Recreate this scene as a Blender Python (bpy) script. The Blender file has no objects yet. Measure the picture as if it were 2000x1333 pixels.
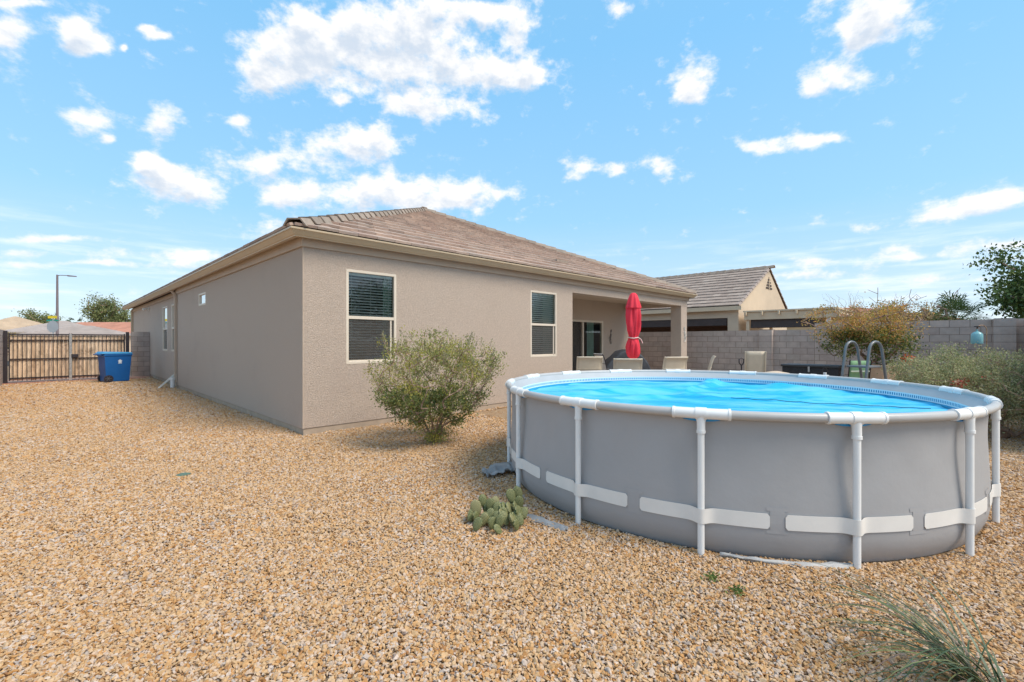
import bpy, math, random
import numpy as np
from mathutils import Vector, Matrix, noise
R = math.radians
S2 = math.sqrt(.5)
EYE = 1.45
sc = bpy.context.scene
COL = sc.collection

# ------------------------------------------------------------------ camera
cam = bpy.data.objects.new('camera', bpy.data.cameras.new('camera'))
COL.objects.link(cam)
cam.location = (0, 0, EYE)
cam.rotation_euler = (R(90), 0, R(-45))
cam.data.sensor_width = 36
cam.data.lens = 16.13
cam.data.clip_end = 5000
cam.data.clip_start = .05
sc.camera = cam

# ------------------------------------------------------------------ light
SUN_EL, SUN_AZ = 52, 163          # azimuth clockwise from +Y
sd = bpy.data.lights.new('sun', 'SUN')
sd.energy = 2.35
sd.angle = R(27)
sd.color = (1, .90, .77)
sun = bpy.data.objects.new('sun', sd)
COL.objects.link(sun)
sv = Vector((math.sin(R(SUN_AZ))*math.cos(R(SUN_EL)), math.cos(R(SUN_AZ))*math.cos(R(SUN_EL)), math.sin(R(SUN_EL))))
sun.rotation_euler = sv.to_track_quat('Z', 'Y').to_euler()
sun.location = sv*60
sc.view_settings.view_transform = 'Standard'
sc.view_settings.look = 'None'
sc.view_settings.exposure = .66
sc.view_settings.gamma = 1
sc.view_settings.use_curve_mapping = False

# ---- world: Nishita sky with cumulus clouds at fixed directions
world = bpy.data.worlds.new('World')
sc.world = world
world.use_nodes = True
wt = world.node_tree
wt.nodes.clear()
def wn(tree, typ, **kw):
    n = tree.nodes.new(typ)
    for k, v in kw.items():
        setattr(n, k, v)
    return n
def mth(tree, op, a, b=None, c=None, clamp=False):
    n = tree.nodes.new('ShaderNodeMath'); n.operation = op; n.use_clamp = clamp
    for i, v in enumerate((a, b, c)):
        if v is None: continue
        if isinstance(v, (int, float)): n.inputs[i].default_value = v
        else: tree.links.new(v, n.inputs[i])
    return n.outputs[0]
def vm(tree, op, a, b=None, out=0):
    n = tree.nodes.new('ShaderNodeVectorMath'); n.operation = op
    for i, v in enumerate((a, b)):
        if v is None: continue
        if isinstance(v, (tuple, list)): n.inputs[i].default_value = v
        else: tree.links.new(v, n.inputs[i])
    return n.outputs[out]
def sstep(tree, v, a, b, lo=0., hi=1.):
    n = tree.nodes.new('ShaderNodeMapRange'); n.interpolation_type = 'SMOOTHSTEP'
    n.inputs['From Min'].default_value = a; n.inputs['From Max'].default_value = b
    n.inputs['To Min'].default_value = lo; n.inputs['To Max'].default_value = hi
    tree.links.new(v, n.inputs['Value'])
    return n.outputs[0]
def mixc(tree, f, a, b, bt='MIX'):
    n = tree.nodes.new('ShaderNodeMix'); n.data_type = 'RGBA'; n.blend_type = bt
    for s, v in ((n.inputs[0], f), (n.inputs[6], a), (n.inputs[7], b)):
        if isinstance(v, (int, float)): s.default_value = v
        elif isinstance(v, (tuple, list)): s.default_value = (*v[:3], 1)
        else: tree.links.new(v, s)
    return n.outputs[2]

def ramp(nt, fac, stops):
    r = nt.nodes.new('ShaderNodeValToRGB')
    e = r.color_ramp.elements
    while len(e) < len(stops): e.new(.5)
    for el_, (p, c) in zip(e, stops):
        el_.position = p; el_.color = (*c, 1)
    nt.links.new(fac, r.inputs[0])
    return r.outputs[0]
# clouds: (bearing px, height px, half width, half height) measured as tangents of the bearing from +X+Y
CL = [(700,95,150,80),(565,130,80,48),(590,60,90,45),(800,55,105,70),(905,20,60,20),(1005,50,58,62),(835,128,105,34),
      (1035,150,58,30),(870,207,88,30),(505,145,34,32),(965,145,70,26),(790,200,40,20),
      (720,375,150,40),(880,385,130,34),(560,378,55,20),(660,285,95,34),(505,320,72,28),(730,280,40,28),(525,445,80,26),
      (320,340,70,38),(365,375,70,25),(290,320,30,20),(155,237,52,34),(320,243,42,32),(222,273,16,11),(467,235,26,17),(668,200,20,14),
      (155,55,50,32),(150,88,36,28),(190,88,30,18),(12,60,42,40),(60,5,70,10),(310,74,34,10),(285,58,22,9),(240,95,8,8),
      (1203,12,24,22),(1720,22,115,46),(1690,68,50,30),(1650,145,62,40),(1595,178,30,22),(1355,150,48,44),(1345,185,30,20),
      (1300,322,40,22),(1128,330,30,22),(1205,330,26,16),(1492,288,50,16),(1570,275,46,14),(1635,270,20,10),
      (1840,415,80,22),(1960,388,50,27),(1890,400,50,20),(1665,448,48,17),(1735,482,30,15),(1640,510,130,13),(1950,484,85,17),(1790,500,70,9),
      (100,468,160,8),(40,497,50,12),(240,498,140,13),(390,500,70,16),(200,520,250,7),(1560,535,150,10),(1860,545,160,10)]
sky = wn(wt, 'ShaderNodeTexSky', sky_type='NISHITA', sun_disc=False, sun_elevation=R(SUN_EL), sun_rotation=R(SUN_AZ))
sky.air_density = 1.0; sky.dust_density = .6; sky.ozone_density = 2.0
tcw = wn(wt, 'ShaderNodeTexCoord')
DIR = tcw.outputs['Generated']
rng = random.Random(5)
blobs = []; front = []
for x, y, rx, ry in CL:
    front.append(((x-1000)/896, (667-y)/896, rx/896*.98, ry/896*.98, .66 if y > 440 else (.9 if rx*ry > 9000 else .98)))
for i in range(22):  # unseen clouds continue the sky; extra cover added to whiten its light
    az = R(62+236*(i+.5)/22)+rng.uniform(-.06, .06)
    if az > 2*math.pi-2: az -= 2*math.pi
    el = R(rng.uniform(10, 50))
    blobs.append((az, el, rng.uniform(.12, .30)/math.cos(el), rng.uniform(.06, .13), .95))
for i in range(7):
    blobs.append((-2.6+i*.95, R(rng.uniform(56, 78)), rng.uniform(.5, .9), rng.uniform(.10, .17), .95))
def blob_group(name, items):
    grp = bpy.data.node_groups.new(name, 'ShaderNodeTree')
    grp.interface.new_socket('Vector', in_out='INPUT', socket_type='NodeSocketVector')
    grp.interface.new_socket('Density', in_out='OUTPUT', socket_type='NodeSocketFloat')
    gi = grp.nodes.new('NodeGroupInput'); go = grp.nodes.new('NodeGroupOutput'); acc = None
    for az, el, ra, re, wgt in items:
        d = vm(grp, 'SUBTRACT', gi.outputs[0], (az, el, 0))
        d = vm(grp, 'MULTIPLY', d, (1/ra, 1/re, 0))
        d = vm(grp, 'DOT_PRODUCT', d, d, out=1)
        d = mth(grp, 'MULTIPLY', mth(grp, 'EXPONENT', mth(grp, 'MULTIPLY', d, -.9)), wgt)
        acc = d if acc is None else mth(grp, 'ADD', acc, d)
    grp.links.new(mth(grp, 'MINIMUM', acc, 1.25), go.inputs[0])
    return grp
G_REAR = blob_group('clouds_around', blobs); G_FRONT = blob_group('clouds_ahead', front)
def tangent(offset):
    sep = wn(wt, 'ShaderNodeSeparateXYZ'); wt.links.new(DIR, sep.inputs[0])
    fwd = mth(wt, 'MAXIMUM', vm(wt, 'DOT_PRODUCT', DIR, (S2, S2, 0), out=1), .04)
    rgt = vm(wt, 'DOT_PRODUCT', DIR, (S2, -S2, 0), out=1)
    cmb = wn(wt, 'ShaderNodeCombineXYZ')
    wt.links.new(mth(wt, 'DIVIDE', rgt, fwd), cmb.inputs[0])
    wt.links.new(mth(wt, 'ADD', mth(wt, 'DIVIDE', sep.outputs[2], fwd), offset), cmb.inputs[1])
    return cmb.outputs[0]
def cloud(offset):
    sep = wn(wt, 'ShaderNodeSeparateXYZ'); wt.links.new(DIR, sep.inputs[0])
    fwd = vm(wt, 'DOT_PRODUCT', DIR, (S2, S2, 0), out=1)
    rgt = vm(wt, 'DOT_PRODUCT', DIR, (S2, -S2, 0), out=1)
    az = mth(wt, 'ARCTAN2', rgt, fwd)
    az = mth(wt, 'FLOORED_MODULO', mth(wt, 'ADD', az, 2.0), 2*math.pi)
    az = mth(wt, 'SUBTRACT', az, 2.0)
    el = mth(wt, 'ARCSINE', sep.outputs[2])
    el = mth(wt, 'ADD', el, offset)
    cmb = wn(wt, 'ShaderNodeCombineXYZ')
    wt.links.new(az, cmb.inputs[0]); wt.links.new(el, cmb.inputs[1])
    return cmb.outputs[0]
def dens(offset, detail):
    c = cloud(offset)
    pv = vm(wt, 'MULTIPLY', c, (1, 1.5, 1))
    n1 = wn(wt, 'ShaderNodeTexNoise'); n1.inputs['Scale'].default_value = 9; n1.inputs['Detail'].default_value = 3
    wt.links.new(pv, n1.inputs['Vector'])
    wv = vm(wt, 'SUBTRACT', n1.outputs['Color'], (.5, .5, .5))
    wv = vm(wt, 'MULTIPLY', wv, (.05, .03, 0))
    g = wn(wt, 'ShaderNodeGroup'); g.node_tree = G_REAR
    wt.links.new(vm(wt, 'ADD', c, wv), g.inputs[0])
    g2 = wn(wt, 'ShaderNodeGroup'); g2.node_tree = G_FRONT
    wt.links.new(vm(wt, 'ADD', tangent(offset), wv), g2.inputs[0])
    n2 = wn(wt, 'ShaderNodeTexNoise'); n2.inputs['Scale'].default_value = 20; n2.inputs['Detail'].default_value = detail
    n2.inputs['Roughness'].default_value = .62
    wt.links.new(pv, n2.inputs['Vector'])
    t = mth(wt, 'MULTIPLY_ADD', n2.outputs['Fac'], 2.7, -1.32)
    return mth(wt, 'ADD', mth(wt, 'ADD', g.outputs[0], g2.outputs[0]), t), el_of(c)
def el_of(c):
    s = wn(wt, 'ShaderNodeSeparateXYZ'); wt.links.new(c, s.inputs[0]); return s.outputs[1]
d0, EL = dens(0, 9)
d1, _ = dens(.030, 4)
cover = sstep(wt, d0, .26, 1.16)
shade = sstep(wt, d1, .50, 1.75)
# thin high streaks low over the horizon
st = wn(wt, 'ShaderNodeTexNoise'); st.inputs['Scale'].default_value = 5; st.inputs['Detail'].default_value = 6; st.inputs['Roughness'].default_value = .6
wt.links.new(vm(wt, 'MULTIPLY', cloud(0), (1, 9, 1)), st.inputs['Vector'])
streak = sstep(wt, st.outputs['Fac'], .45, .75)
low = sstep(wt, EL, .24, .10)
streak = mth(wt, 'MULTIPLY', mth(wt, 'MULTIPLY', streak, low), .85)
SKYK = .105
skyc = vm(wt, 'SCALE', sky.outputs[0]); wt.nodes[-1].inputs['Scale'].default_value = SKYK
skyc = vm(wt, 'MULTIPLY', skyc, (.84, 1.0, 1.12))
grad = ramp(wt, mth(wt, 'DIVIDE', EL, 1.5708), [(0, (.54, .61, .66)), (.06, (.43, .56, .68)), (.16, (.27, .51, .72)), (.36, (.19, .46, .72)), (1, (.20, .40, .58))])
skyc = mixc(wt, .72, skyc, grad)
ccol = mixc(wt, shade, (.70, .69, .68), (.43, .49, .57))
c1 = mixc(wt, streak, skyc, (.66, .72, .80))
c2 = mixc(wt, cover, c1, ccol)
bg = wn(wt, 'ShaderNodeBackground'); bg.inputs['Strength'].default_value = 1
wt.links.new(c2, bg.inputs[0])
wo = wn(wt, 'ShaderNodeOutputWorld'); wt.links.new(bg.outputs[0], wo.inputs[0])
world.cycles.sampling_method = 'MANUAL'
world.cycles.sample_map_resolution = 512

# ------------------------------------------------------------------ helpers
def texn(nt, scale, detail=4, rough=.55, dist=0, coord='pos', stretch=None):
    if coord == 'pos':
        v = nt.nodes.new('ShaderNodeNewGeometry').outputs['Position']
    else:
        v = nt.nodes.new('ShaderNodeTexCoord').outputs['Object']
    if stretch: v = vm(nt, 'MULTIPLY', v, stretch)
    n = nt.nodes.new('ShaderNodeTexNoise')
    n.inputs['Scale'].default_value = scale; n.inputs['Detail'].default_value = detail
    n.inputs['Roughness'].default_value = rough; n.inputs['Distortion'].default_value = dist
    nt.links.new(v, n.inputs['Vector'])
    return n.outputs['Fac']
def bump(nt, h, strength, dist, prev=None):
    b = nt.nodes.new('ShaderNodeBump')
    b.inputs['Strength'].default_value = strength; b.inputs['Distance'].default_value = dist
    nt.links.new(h, b.inputs['Height'])
    if prev is not None: nt.links.new(prev, b.inputs['Normal'])
    return b.outputs[0]
MATS = {}
def mat(name, col, rough=.7, var=.12, vscale=3, bumps=(), metal=0, random_cols=None, clump=None, spec=.4, stretch=None, coord='pos', trans=0, dirt=None):
    """principled material: base colour, broad noise variation, optional per-piece random colours, bump list (scale, strength, distance, distortion)"""
    if name in MATS: return MATS[name]
    m = bpy.data.materials.new(name); m.use_nodes = True
    nt = m.node_tree; p = nt.nodes['Principled BSDF']
    if random_cols:
        oi = nt.nodes.new('ShaderNodeObjectInfo').outputs['Random']
        ri = nt.nodes.new('ShaderNodeNewGeometry').outputs['Random Per Island']
        f = mth(nt, 'FRACT', mth(nt, 'ADD', oi, ri))
        c = ramp(nt, f, random_cols)
    else:
        c = nt.nodes.new('ShaderNodeRGB').outputs[0]; c.default_value = (*col, 1)
    if var:
        n = texn(nt, vscale, 5, .6, coord=coord, stretch=stretch)
        k = sstep(nt, n, .25, .75, 1-var, 1+var)
        c = vm(nt, 'SCALE', c); nt.links.new(k, nt.nodes[-1].inputs['Scale'])
    if clump:
        n = texn(nt, clump[1], 2)
        c = mixc(nt, sstep(nt, n, .50, .62, 0, .75), c, clump[0])
    if dirt:   # (colour, scale, lo, hi)
        n = texn(nt, dirt[1], 6, .65)
        c = mixc(nt, sstep(nt, n, dirt[2], dirt[3], 0, .7), c, dirt[0])
    nt.links.new(c, p.inputs['Base Color'])
    p.inputs['Roughness'].default_value = rough
    p.inputs['Metallic'].default_value = metal
    p.inputs['Specular IOR Level'].default_value = spec
    prev = None
    for b in bumps:
        n = texn(nt, b[0], 4, .6, b[3] if len(b) > 3 else 0, coord=coord)
        prev = bump(nt, n, b[1], b[2], prev)
    if prev is not None: nt.links.new(prev, p.inputs['Normal'])
    if trans:
        t = nt.nodes.new('ShaderNodeBsdfTranslucent'); nt.links.new(c, t.inputs[0])
        mx = nt.nodes.new('ShaderNodeMixShader'); mx.inputs[0].default_value = trans
        nt.links.new(p.outputs[0], mx.inputs[1]); nt.links.new(t.outputs[0], mx.inputs[2])
        nt.links.new(mx.outputs[0], nt.nodes['Material Output'].inputs[0])
    MATS[name] = m
    return m

OFF = {}
def props(o, label=None, cat=None, group=None, kind=None):
    if label: o['label'] = label
    if cat: o['category'] = cat
    if group: o['group'] = group
    if kind: o['kind'] = kind
    return o
def thing(name, label, cat, loc=(0, 0, 0), rz=0, group=None, absolute=False):
    o = bpy.data.objects.new(name, None); o.empty_display_size = .2
    COL.objects.link(o); o.location = loc; o.rotation_euler = (0, 0, rz)
    props(o, label, cat, group)
    OFF[o] = Vector(loc) if absolute else Vector((0, 0, 0))
    return o
def at(l, z, h=0):
    """point l metres right of and z metres ahead of the yard's viewing corner"""
    return Vector(((z+l)*S2, (z-l)*S2, h))

class MB:
    def __init__(s): s.v = []; s.f = []; s.T = None
    def add(s, vs, fs):
        b = len(s.v)
        if s.T: vs = [s.T(*p) for p in vs]
        s.v += [tuple(p) for p in vs]; s.f += [tuple(i+b for i in f) for f in fs]
    def box(s, x0, x1, y0, y1, z0, z1):
        s.hexa([(x0,y0,z0),(x1,y0,z0),(x1,y1,z0),(x0,y1,z0),(x0,y0,z1),(x1,y0,z1),(x1,y1,z1),(x0,y1,z1)])
    def hexa(s, p):
        s.add(p, [(0,3,2,1),(4,5,6,7),(0,1,5,4),(1,2,6,5),(2,3,7,6),(3,0,4,7)])
    def prism(s, poly, a, b):
        """poly: list of 3D points of the base, a/b offset vectors"""
        n = len(poly); a = Vector(a); b = Vector(b)
        vs = [Vector(p)+a for p in poly]+[Vector(p)+b for p in poly]
        s.add(vs, [tuple(range(n-1, -1, -1)), tuple(range(n, 2*n))]+[(i, (i+1) % n, n+(i+1) % n, n+i) for i in range(n)])
    def tube(s, path, r, n=8, caps=True, closed=False):
        path = [Vector(p) for p in path]; m = len(path)
        rs = r if isinstance(r, (list, tuple)) else [r]*m
        rings = []; up = None
        for i, p in enumerate(path):
            if closed: d = path[(i+1) % m]-path[i-1]
            else: d = path[min(i+1, m-1)]-path[max(i-1, 0)]
            if d.length < 1e-9: d = Vector((0, 0, 1))
            d.normalize()
            if up is None:
                up = Vector((0, 0, 1)) if abs(d.z) < .9 else Vector((1, 0, 0))
            a = d.cross(up)
            if a.length < 1e-6: a = d.orthogonal()
            a.normalize(); b = a.cross(d).normalized(); up = b
            rings.append([p+(a*math.cos(2*math.pi*k/n)+b*math.sin(2*math.pi*k/n))*rs[i] for k in range(n)])
        vs = [q for rg in rings for q in rg]; fs = []
        for i in range(m if closed else m-1):
            j = (i+1) % m
            for k in range(n):
                fs.append((i*n+k, i*n+(k+1) % n, j*n+(k+1) % n, j*n+k))
        if caps and not closed:
            fs += [tuple(range(n-1, -1, -1)), tuple((m-1)*n+k for k in range(n))]
        s.add(vs, fs)
    def lathe(s, prof, n=24, c=(0, 0), fr=None):
        """prof: (radius, z) list; fr(angle, i)->radius factor"""
        vs = []; fs = []; m = len(prof)
        for i, (r, z) in enumerate(prof):
            for k in range(n):
                a = 2*math.pi*k/n; q = r*(fr(a, i) if fr else 1)
                vs.append((c[0]+q*math.cos(a), c[1]+q*math.sin(a), z))
        for i in range(m-1):
            for k in range(n):
                fs.append((i*n+k, i*n+(k+1) % n, (i+1)*n+(k+1) % n, (i+1)*n+k))
        fs += [tuple(range(n-1, -1, -1)), tuple((m-1)*n+k for k in range(n))]
        s.add(vs, fs)
    def sheet(s, fn, nu, nv):
        vs = [fn(i/nu, j/nv) for j in range(nv+1) for i in range(nu+1)]
        s.add(vs, [(j*(nu+1)+i, j*(nu+1)+i+1, (j+1)*(nu+1)+i+1, (j+1)*(nu+1)+i) for j in range(nv) for i in range(nu)])
    def mesh(s, name, origin=None, smooth=None):
        me = bpy.data.meshes.new(name)
        o = Vector(origin or (0, 0, 0))
        me.from_pydata([(v[0]-o.x, v[1]-o.y, v[2]-o.z) for v in s.v], [], s.f)
        if smooth is not None:
            me.shade_smooth(); me.set_sharp_from_angle(angle=R(smooth))
        return me
    def build(s, name, m, parent=None, smooth=None, bevel=0, label=None, kind=None, solid=0, sub=0):
        a = np.array(s.v); c = Vector(((a.min(0)+a.max(0))/2).tolist())
        if parent is None: c = Vector((c.x, c.y, a[:, 2].min()))
        me = s.mesh(name, c, smooth); me.materials.append(m)
        o = bpy.data.objects.new(name, me); COL.objects.link(o)
        if parent is not None:
            o.parent = parent; o.location = c-OFF[parent]
        else: o.location = c
        OFF[o] = c
        if solid:
            q = o.modifiers.new('solid', 'SOLIDIFY'); q.thickness = solid; q.offset = 0
        if sub:
            q = o.modifiers.new('sub', 'SUBSURF'); q.levels = sub; q.render_levels = sub
        if bevel:
            q = o.modifiers.new('bevel', 'BEVEL'); q.width = bevel; q.segments = 2; q.limit_method = 'ANGLE'; q.angle_limit = R(40)
        props(o, label, None, None, kind)
        return o
def piece(name, me, parent, loc, rot=None, scale=None, mtx=None, label=None):
    """an object sharing mesh data, in the parent's root frame"""
    o = bpy.data.objects.new(name, me); COL.objects.link(o); o.parent = parent
    if mtx is not None:
        mtx = mtx.copy(); mtx.translation -= OFF[parent]; o.matrix_local = mtx
    else:
        o.location = Vector(loc)-OFF[parent]
        if rot: o.rotation_euler = rot
        if scale: o.scale = scale
    OFF[o] = Vector(loc) if loc is not None else Vector((0, 0, 0))
    if label: o['label'] = label
    return o
def copy_tree(o, parent=None):
    c = o.copy(); COL.objects.link(c); OFF[c] = OFF.get(o, Vector((0, 0, 0)))
    if parent: c.parent = parent
    for ch in [x for x in bpy.data.objects if x.parent == o]: copy_tree(ch, c)
    return c

# ------------------------------------------------------------------ materials
stucco_b = ((64, 1.0, .022, 1.2), (95, .6, .006, .9))
M_stucco = mat('stucco', (.56, .455, .375), .92, .11, 60, stucco_b, spec=.15, dirt=((.48, .38, .32), .7, .5, .8))
M_frieze = mat('frieze_stucco', (.52, .415, .325), .9, .05, 2, ((80, .8, .006),), spec=.15)
M_concrete = mat('foundation_concrete', (.42, .33, .25), .9, .12, 6, ((60, .4, .004),))
M_gutter = mat('gutter_paint', (.56, .44, .30), .42, .05, 2, ((3, .12, .01),), spec=.45)
M_frame = mat('window_frame_paint', (.70, .61, .50), .45, .03, 4)
M_blind = mat('blind_slat', (.88, .89, .85), .5, .03, 4)
M_curtain = mat('pale_green_curtain', (.42, .58, .50), .9, .1, 8)
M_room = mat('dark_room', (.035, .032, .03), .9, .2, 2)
M_tile = mat('roof_tile', None, .85, .12, 9, ((55, .35, .004), (9, .2, .004)), random_cols=[(0, (.38, .27, .22)), (.3, (.44, .335, .275)), (.55, (.33, .25, .21)), (.8, (.48, .355, .285)), (1, (.39, .31, .26))], spec=.2)
M_ridge = mat('ridge_tile', None, .85, .15, 9, ((55, .35, .004),), random_cols=[(0, (.30, .25, .205)), (.5, (.36, .29, .235)), (1, (.27, .22, .18))], spec=.2)
M_deck = mat('roof_underlay', (.13, .10, .085), .95, .1)
M_block = mat('concrete_block', None, .92, .1, 5, ((90, .5, .003), (14, .25, .004)), random_cols=[(0, (.42, .345, .31)), (.4, (.48, .40, .36)), (.7, (.44, .375, .335)), (1, (.52, .43, .38))], spec=.15, dirt=((.33, .27, .235), 1.6, .55, .8))
M_mortar = mat('mortar', (.27, .22, .19), .95, .1, 8, ((90, .4, .003),), spec=.1)
M_black = mat('black_metal', (.035, .028, .032), .45, .2, 10, ((200, .1, .001),))
M_wood = mat('gate_board_wood', None, .85, .35, 5, ((40, .3, .003),), random_cols=[(0, (.74, .52, .34)), (.4, (.80, .60, .42)), (.7, (.60, .40, .25)), (1, (.76, .55, .39))], stretch=(3, 3, .5), dirt=((.16, .095, .05), 2.2, .52, .72))
M_white = mat('white_plastic', (.80, .80, .79), .38, .03, 6, ((8, .06, .004),), spec=.45, dirt=((.66, .65, .62), 5, .6, .85))
M_rail = mat('silver_rail', (.46, .45, .44), .38, .06, 4, spec=.5)
M_liner = mat('grey_liner', (.375, .37, .375), .5, .035, 2.2, ((420, .25, .001), (3.2, .2, .03)), spec=.4)
M_belt = mat('cream_belt', (.76, .73, .69), .55, .04, 5, ((300, .2, .001),))
M_blueflap = mat('blue_flap', (.08, .45, .80), .5, .05, 6)
M_tarp = mat('ground_cloth', (.33, .33, .335), .6, .15, 8, ((20, .5, .01),))
M_tarp_l = mat('pale_ground_cloth', (.44, .43, .42), .6, .15, 8, ((20, .5, .01),))
M_steel = mat('ladder_grey_steel', (.16, .165, .17), .35, .05, 6, metal=.2)
M_bark = mat('bush_bark', (.33, .22, .165), .9, .3, 20, ((60, .5, .004),))
M_red = mat('red_canvas', (.88, .055, .09), .8, .1, 6, ((60, .3, .003),), trans=.18)
M_sling = mat('cream_sling', (.66, .56, .43), .75, .05, 6, ((350, .3, .001),))
M_cframe = mat('cream_chair_frame', (.63, .55, .43), .4, .05, 6)
M_dark = mat('black_cover', (.045, .048, .055), .6, .3, 6, ((18, .6, .01),))
M_bin = mat('blue_bin_plastic', (.012, .115, .36), .42, .06, 4, ((120, .2, .001),))
M_binlid = mat('blue_bin_lid', (.03, .25, .50), .45, .06, 4)
M_shade = mat('brown_roller_shade', (.075, .06, .058), .85, .1, 4, ((200, .2, .001),))
M_cream = mat('cream_stucco', (.60, .49, .37), .92, .06, 1, ((60, .4, .006),), spec=.15)
M_sand = mat('far_tan_stucco', (.60, .47, .36), .92, .05, 1, spec=.15)
M_patiopaint = mat('patio_cover_paint', (.68, .54, .38), .6, .05, 3)
M_slab = mat('patio_concrete', (.42, .38, .33), .85, .12, 3, ((40, .3, .003),))
M_asphalt = mat('asphalt', (.055, .053, .05), .9, .15, 2, ((80, .5, .004),))
M_pad = None
def leafmat(name, cols, trans=.25, var=.2, clump=None):
    return mat(name, None, .6, var, 4, clump=clump, random_cols=cols, spec=.3, trans=trans)
M_leaf_sage = leafmat('sage_leaves', [(0, (.15, .18, .05)), (.3, (.26, .30, .10)), (.6, (.34, .36, .14)), (.85, (.42, .40, .10)), (1, (.46, .30, .17))], clump=((.46, .40, .07), 3.2))
M_leaf_sage2 = leafmat('grey_sage_leaves', [(0, (.20, .23, .10)), (.35, (.34, .36, .18)), (.7, (.48, .47, .27)), (1, (.42, .36, .22))], trans=.35)
M_leaf_orange = leafmat('autumn_leaves', [(0, (.22, .22, .05)), (.25, (.46, .36, .07)), (.5, (.68, .38, .08)), (.75, (.58, .24, .09)), (1, (.62, .46, .14))], trans=.35, clump=((.52, .36, .18), 2.5))
M_leaf_green = leafmat('dark_green_leaves', [(0, (.045, .08, .025)), (.4, (.08, .14, .04)), (.75, (.14, .20, .055)), (1, (.22, .26, .08))])
M_leaf_far = leafmat('far_olive_leaves', [(0, (.11, .14, .05)), (.5, (.20, .23, .09)), (1, (.33, .34, .14))])
M_leaf_brown = leafmat('dry_brown_leaves', [(0, (.20, .17, .07)), (.4, (.36, .25, .13)), (.7, (.45, .32, .18)), (1, (.30, .27, .11))])
M_palm = leafmat('palm_leaves', [(0, (.05, .09, .03)), (.6, (.10, .16, .06)), (1, (.20, .24, .11))])

# glass: sharp reflections by angle over a clear, slightly green pane
def glassmat(name, tint, ior):
    m = bpy.data.materials.new(name); m.use_nodes = True; nt = m.node_tree; nt.nodes.remove(nt.nodes['Principled BSDF'])
    t = nt.nodes.new('ShaderNodeBsdfTransparent'); t.inputs[0].default_value = (*tint, 1)
    g = nt.nodes.new('ShaderNodeBsdfGlossy'); g.inputs['Roughness'].default_value = .0
    f = nt.nodes.new('ShaderNodeFresnel'); f.inputs['IOR'].default_value = ior
    n = texn(nt, 1.2, 2); b = bump(nt, n, .05, .02); nt.links.new(b, g.inputs['Normal'])
    mx = nt.nodes.new('ShaderNodeMixShader')
    nt.links.new(f.outputs[0], mx.inputs[0]); nt.links.new(t.outputs[0], mx.inputs[1]); nt.links.new(g.outputs[0], mx.inputs[2])
    nt.links.new(mx.outputs[0], nt.nodes['Material Output'].inputs[0])
    return m
M_glass = glassmat('window_glass', (.92, .98, .95), 1.85)
def screenmat():
    m = bpy.data.materials.new('insect_screen'); m.use_nodes = True; nt = m.node_tree
    p = nt.nodes['Principled BSDF']; p.inputs['Base Color'].default_value = (.13, .115, .105, 1); p.inputs['Roughness'].default_value = .8
    t = nt.nodes.new('ShaderNodeBsdfTransparent'); mx = nt.nodes.new('ShaderNodeMixShader'); mx.inputs[0].default_value = .36
    nt.links.new(t.outputs[0], mx.inputs[1]); nt.links.new(p.outputs[0], mx.inputs[2]); nt.links.new(mx.outputs[0], nt.nodes['Material Output'].inputs[0])
    return m
M_screen = screenmat()

# ------------------------------------------------------------------ ground
def gravel_ground():
    m = bpy.data.materials.new('gravel_bed'); m.use_nodes = True; nt = m.node_tree; p = nt.nodes['Principled BSDF']
    pos = nt.nodes.new('ShaderNodeNewGeometry').outputs['Position']
    v = nt.nodes.new('ShaderNodeTexVoronoi'); v.inputs['Scale'].default_value = 42; nt.links.new(pos, v.inputs['Vector'])
    s = nt.nodes.new('ShaderNodeSeparateColor'); nt.links.new(v.outputs['Color'], s.inputs[0])
    c = ramp(nt, s.outputs[0], [(0, (.30, .17, .08)), (.3, (.42, .26, .13)), (.6, (.47, .33, .20)), (.85, (.46, .37, .27)), (1, (.36, .20, .09))])
    c = mixc(nt, sstep(nt, v.outputs['Distance'], .25, .6, 0, .45), c, (.12, .075, .04))
    nt.links.new(c, p.inputs['Base Color']); p.inputs['Roughness'].default_value = .9
    nt.links.new(bump(nt, v.outputs['Distance'], -1.0 if False else 1.0, .01), p.inputs['Normal'])
    nt.nodes[-1].invert = True
    return m
M_ground = gravel_ground()
mb = MB(); mb.add([(-900, -900, -.018), (900, -900, -.018), (900, 900, -.018), (-900, 900, -.018)], [(0, 1, 2, 3)])
g = mb.build('ground', M_ground); props(g, kind='structure')

HX0, HX1, HY0, HY1 = 2.733, 16.33, 7.308, 30.2     # house walls
PC = Vector((5.229, 2.109, 0)); PR = 2.246          # pool

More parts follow.
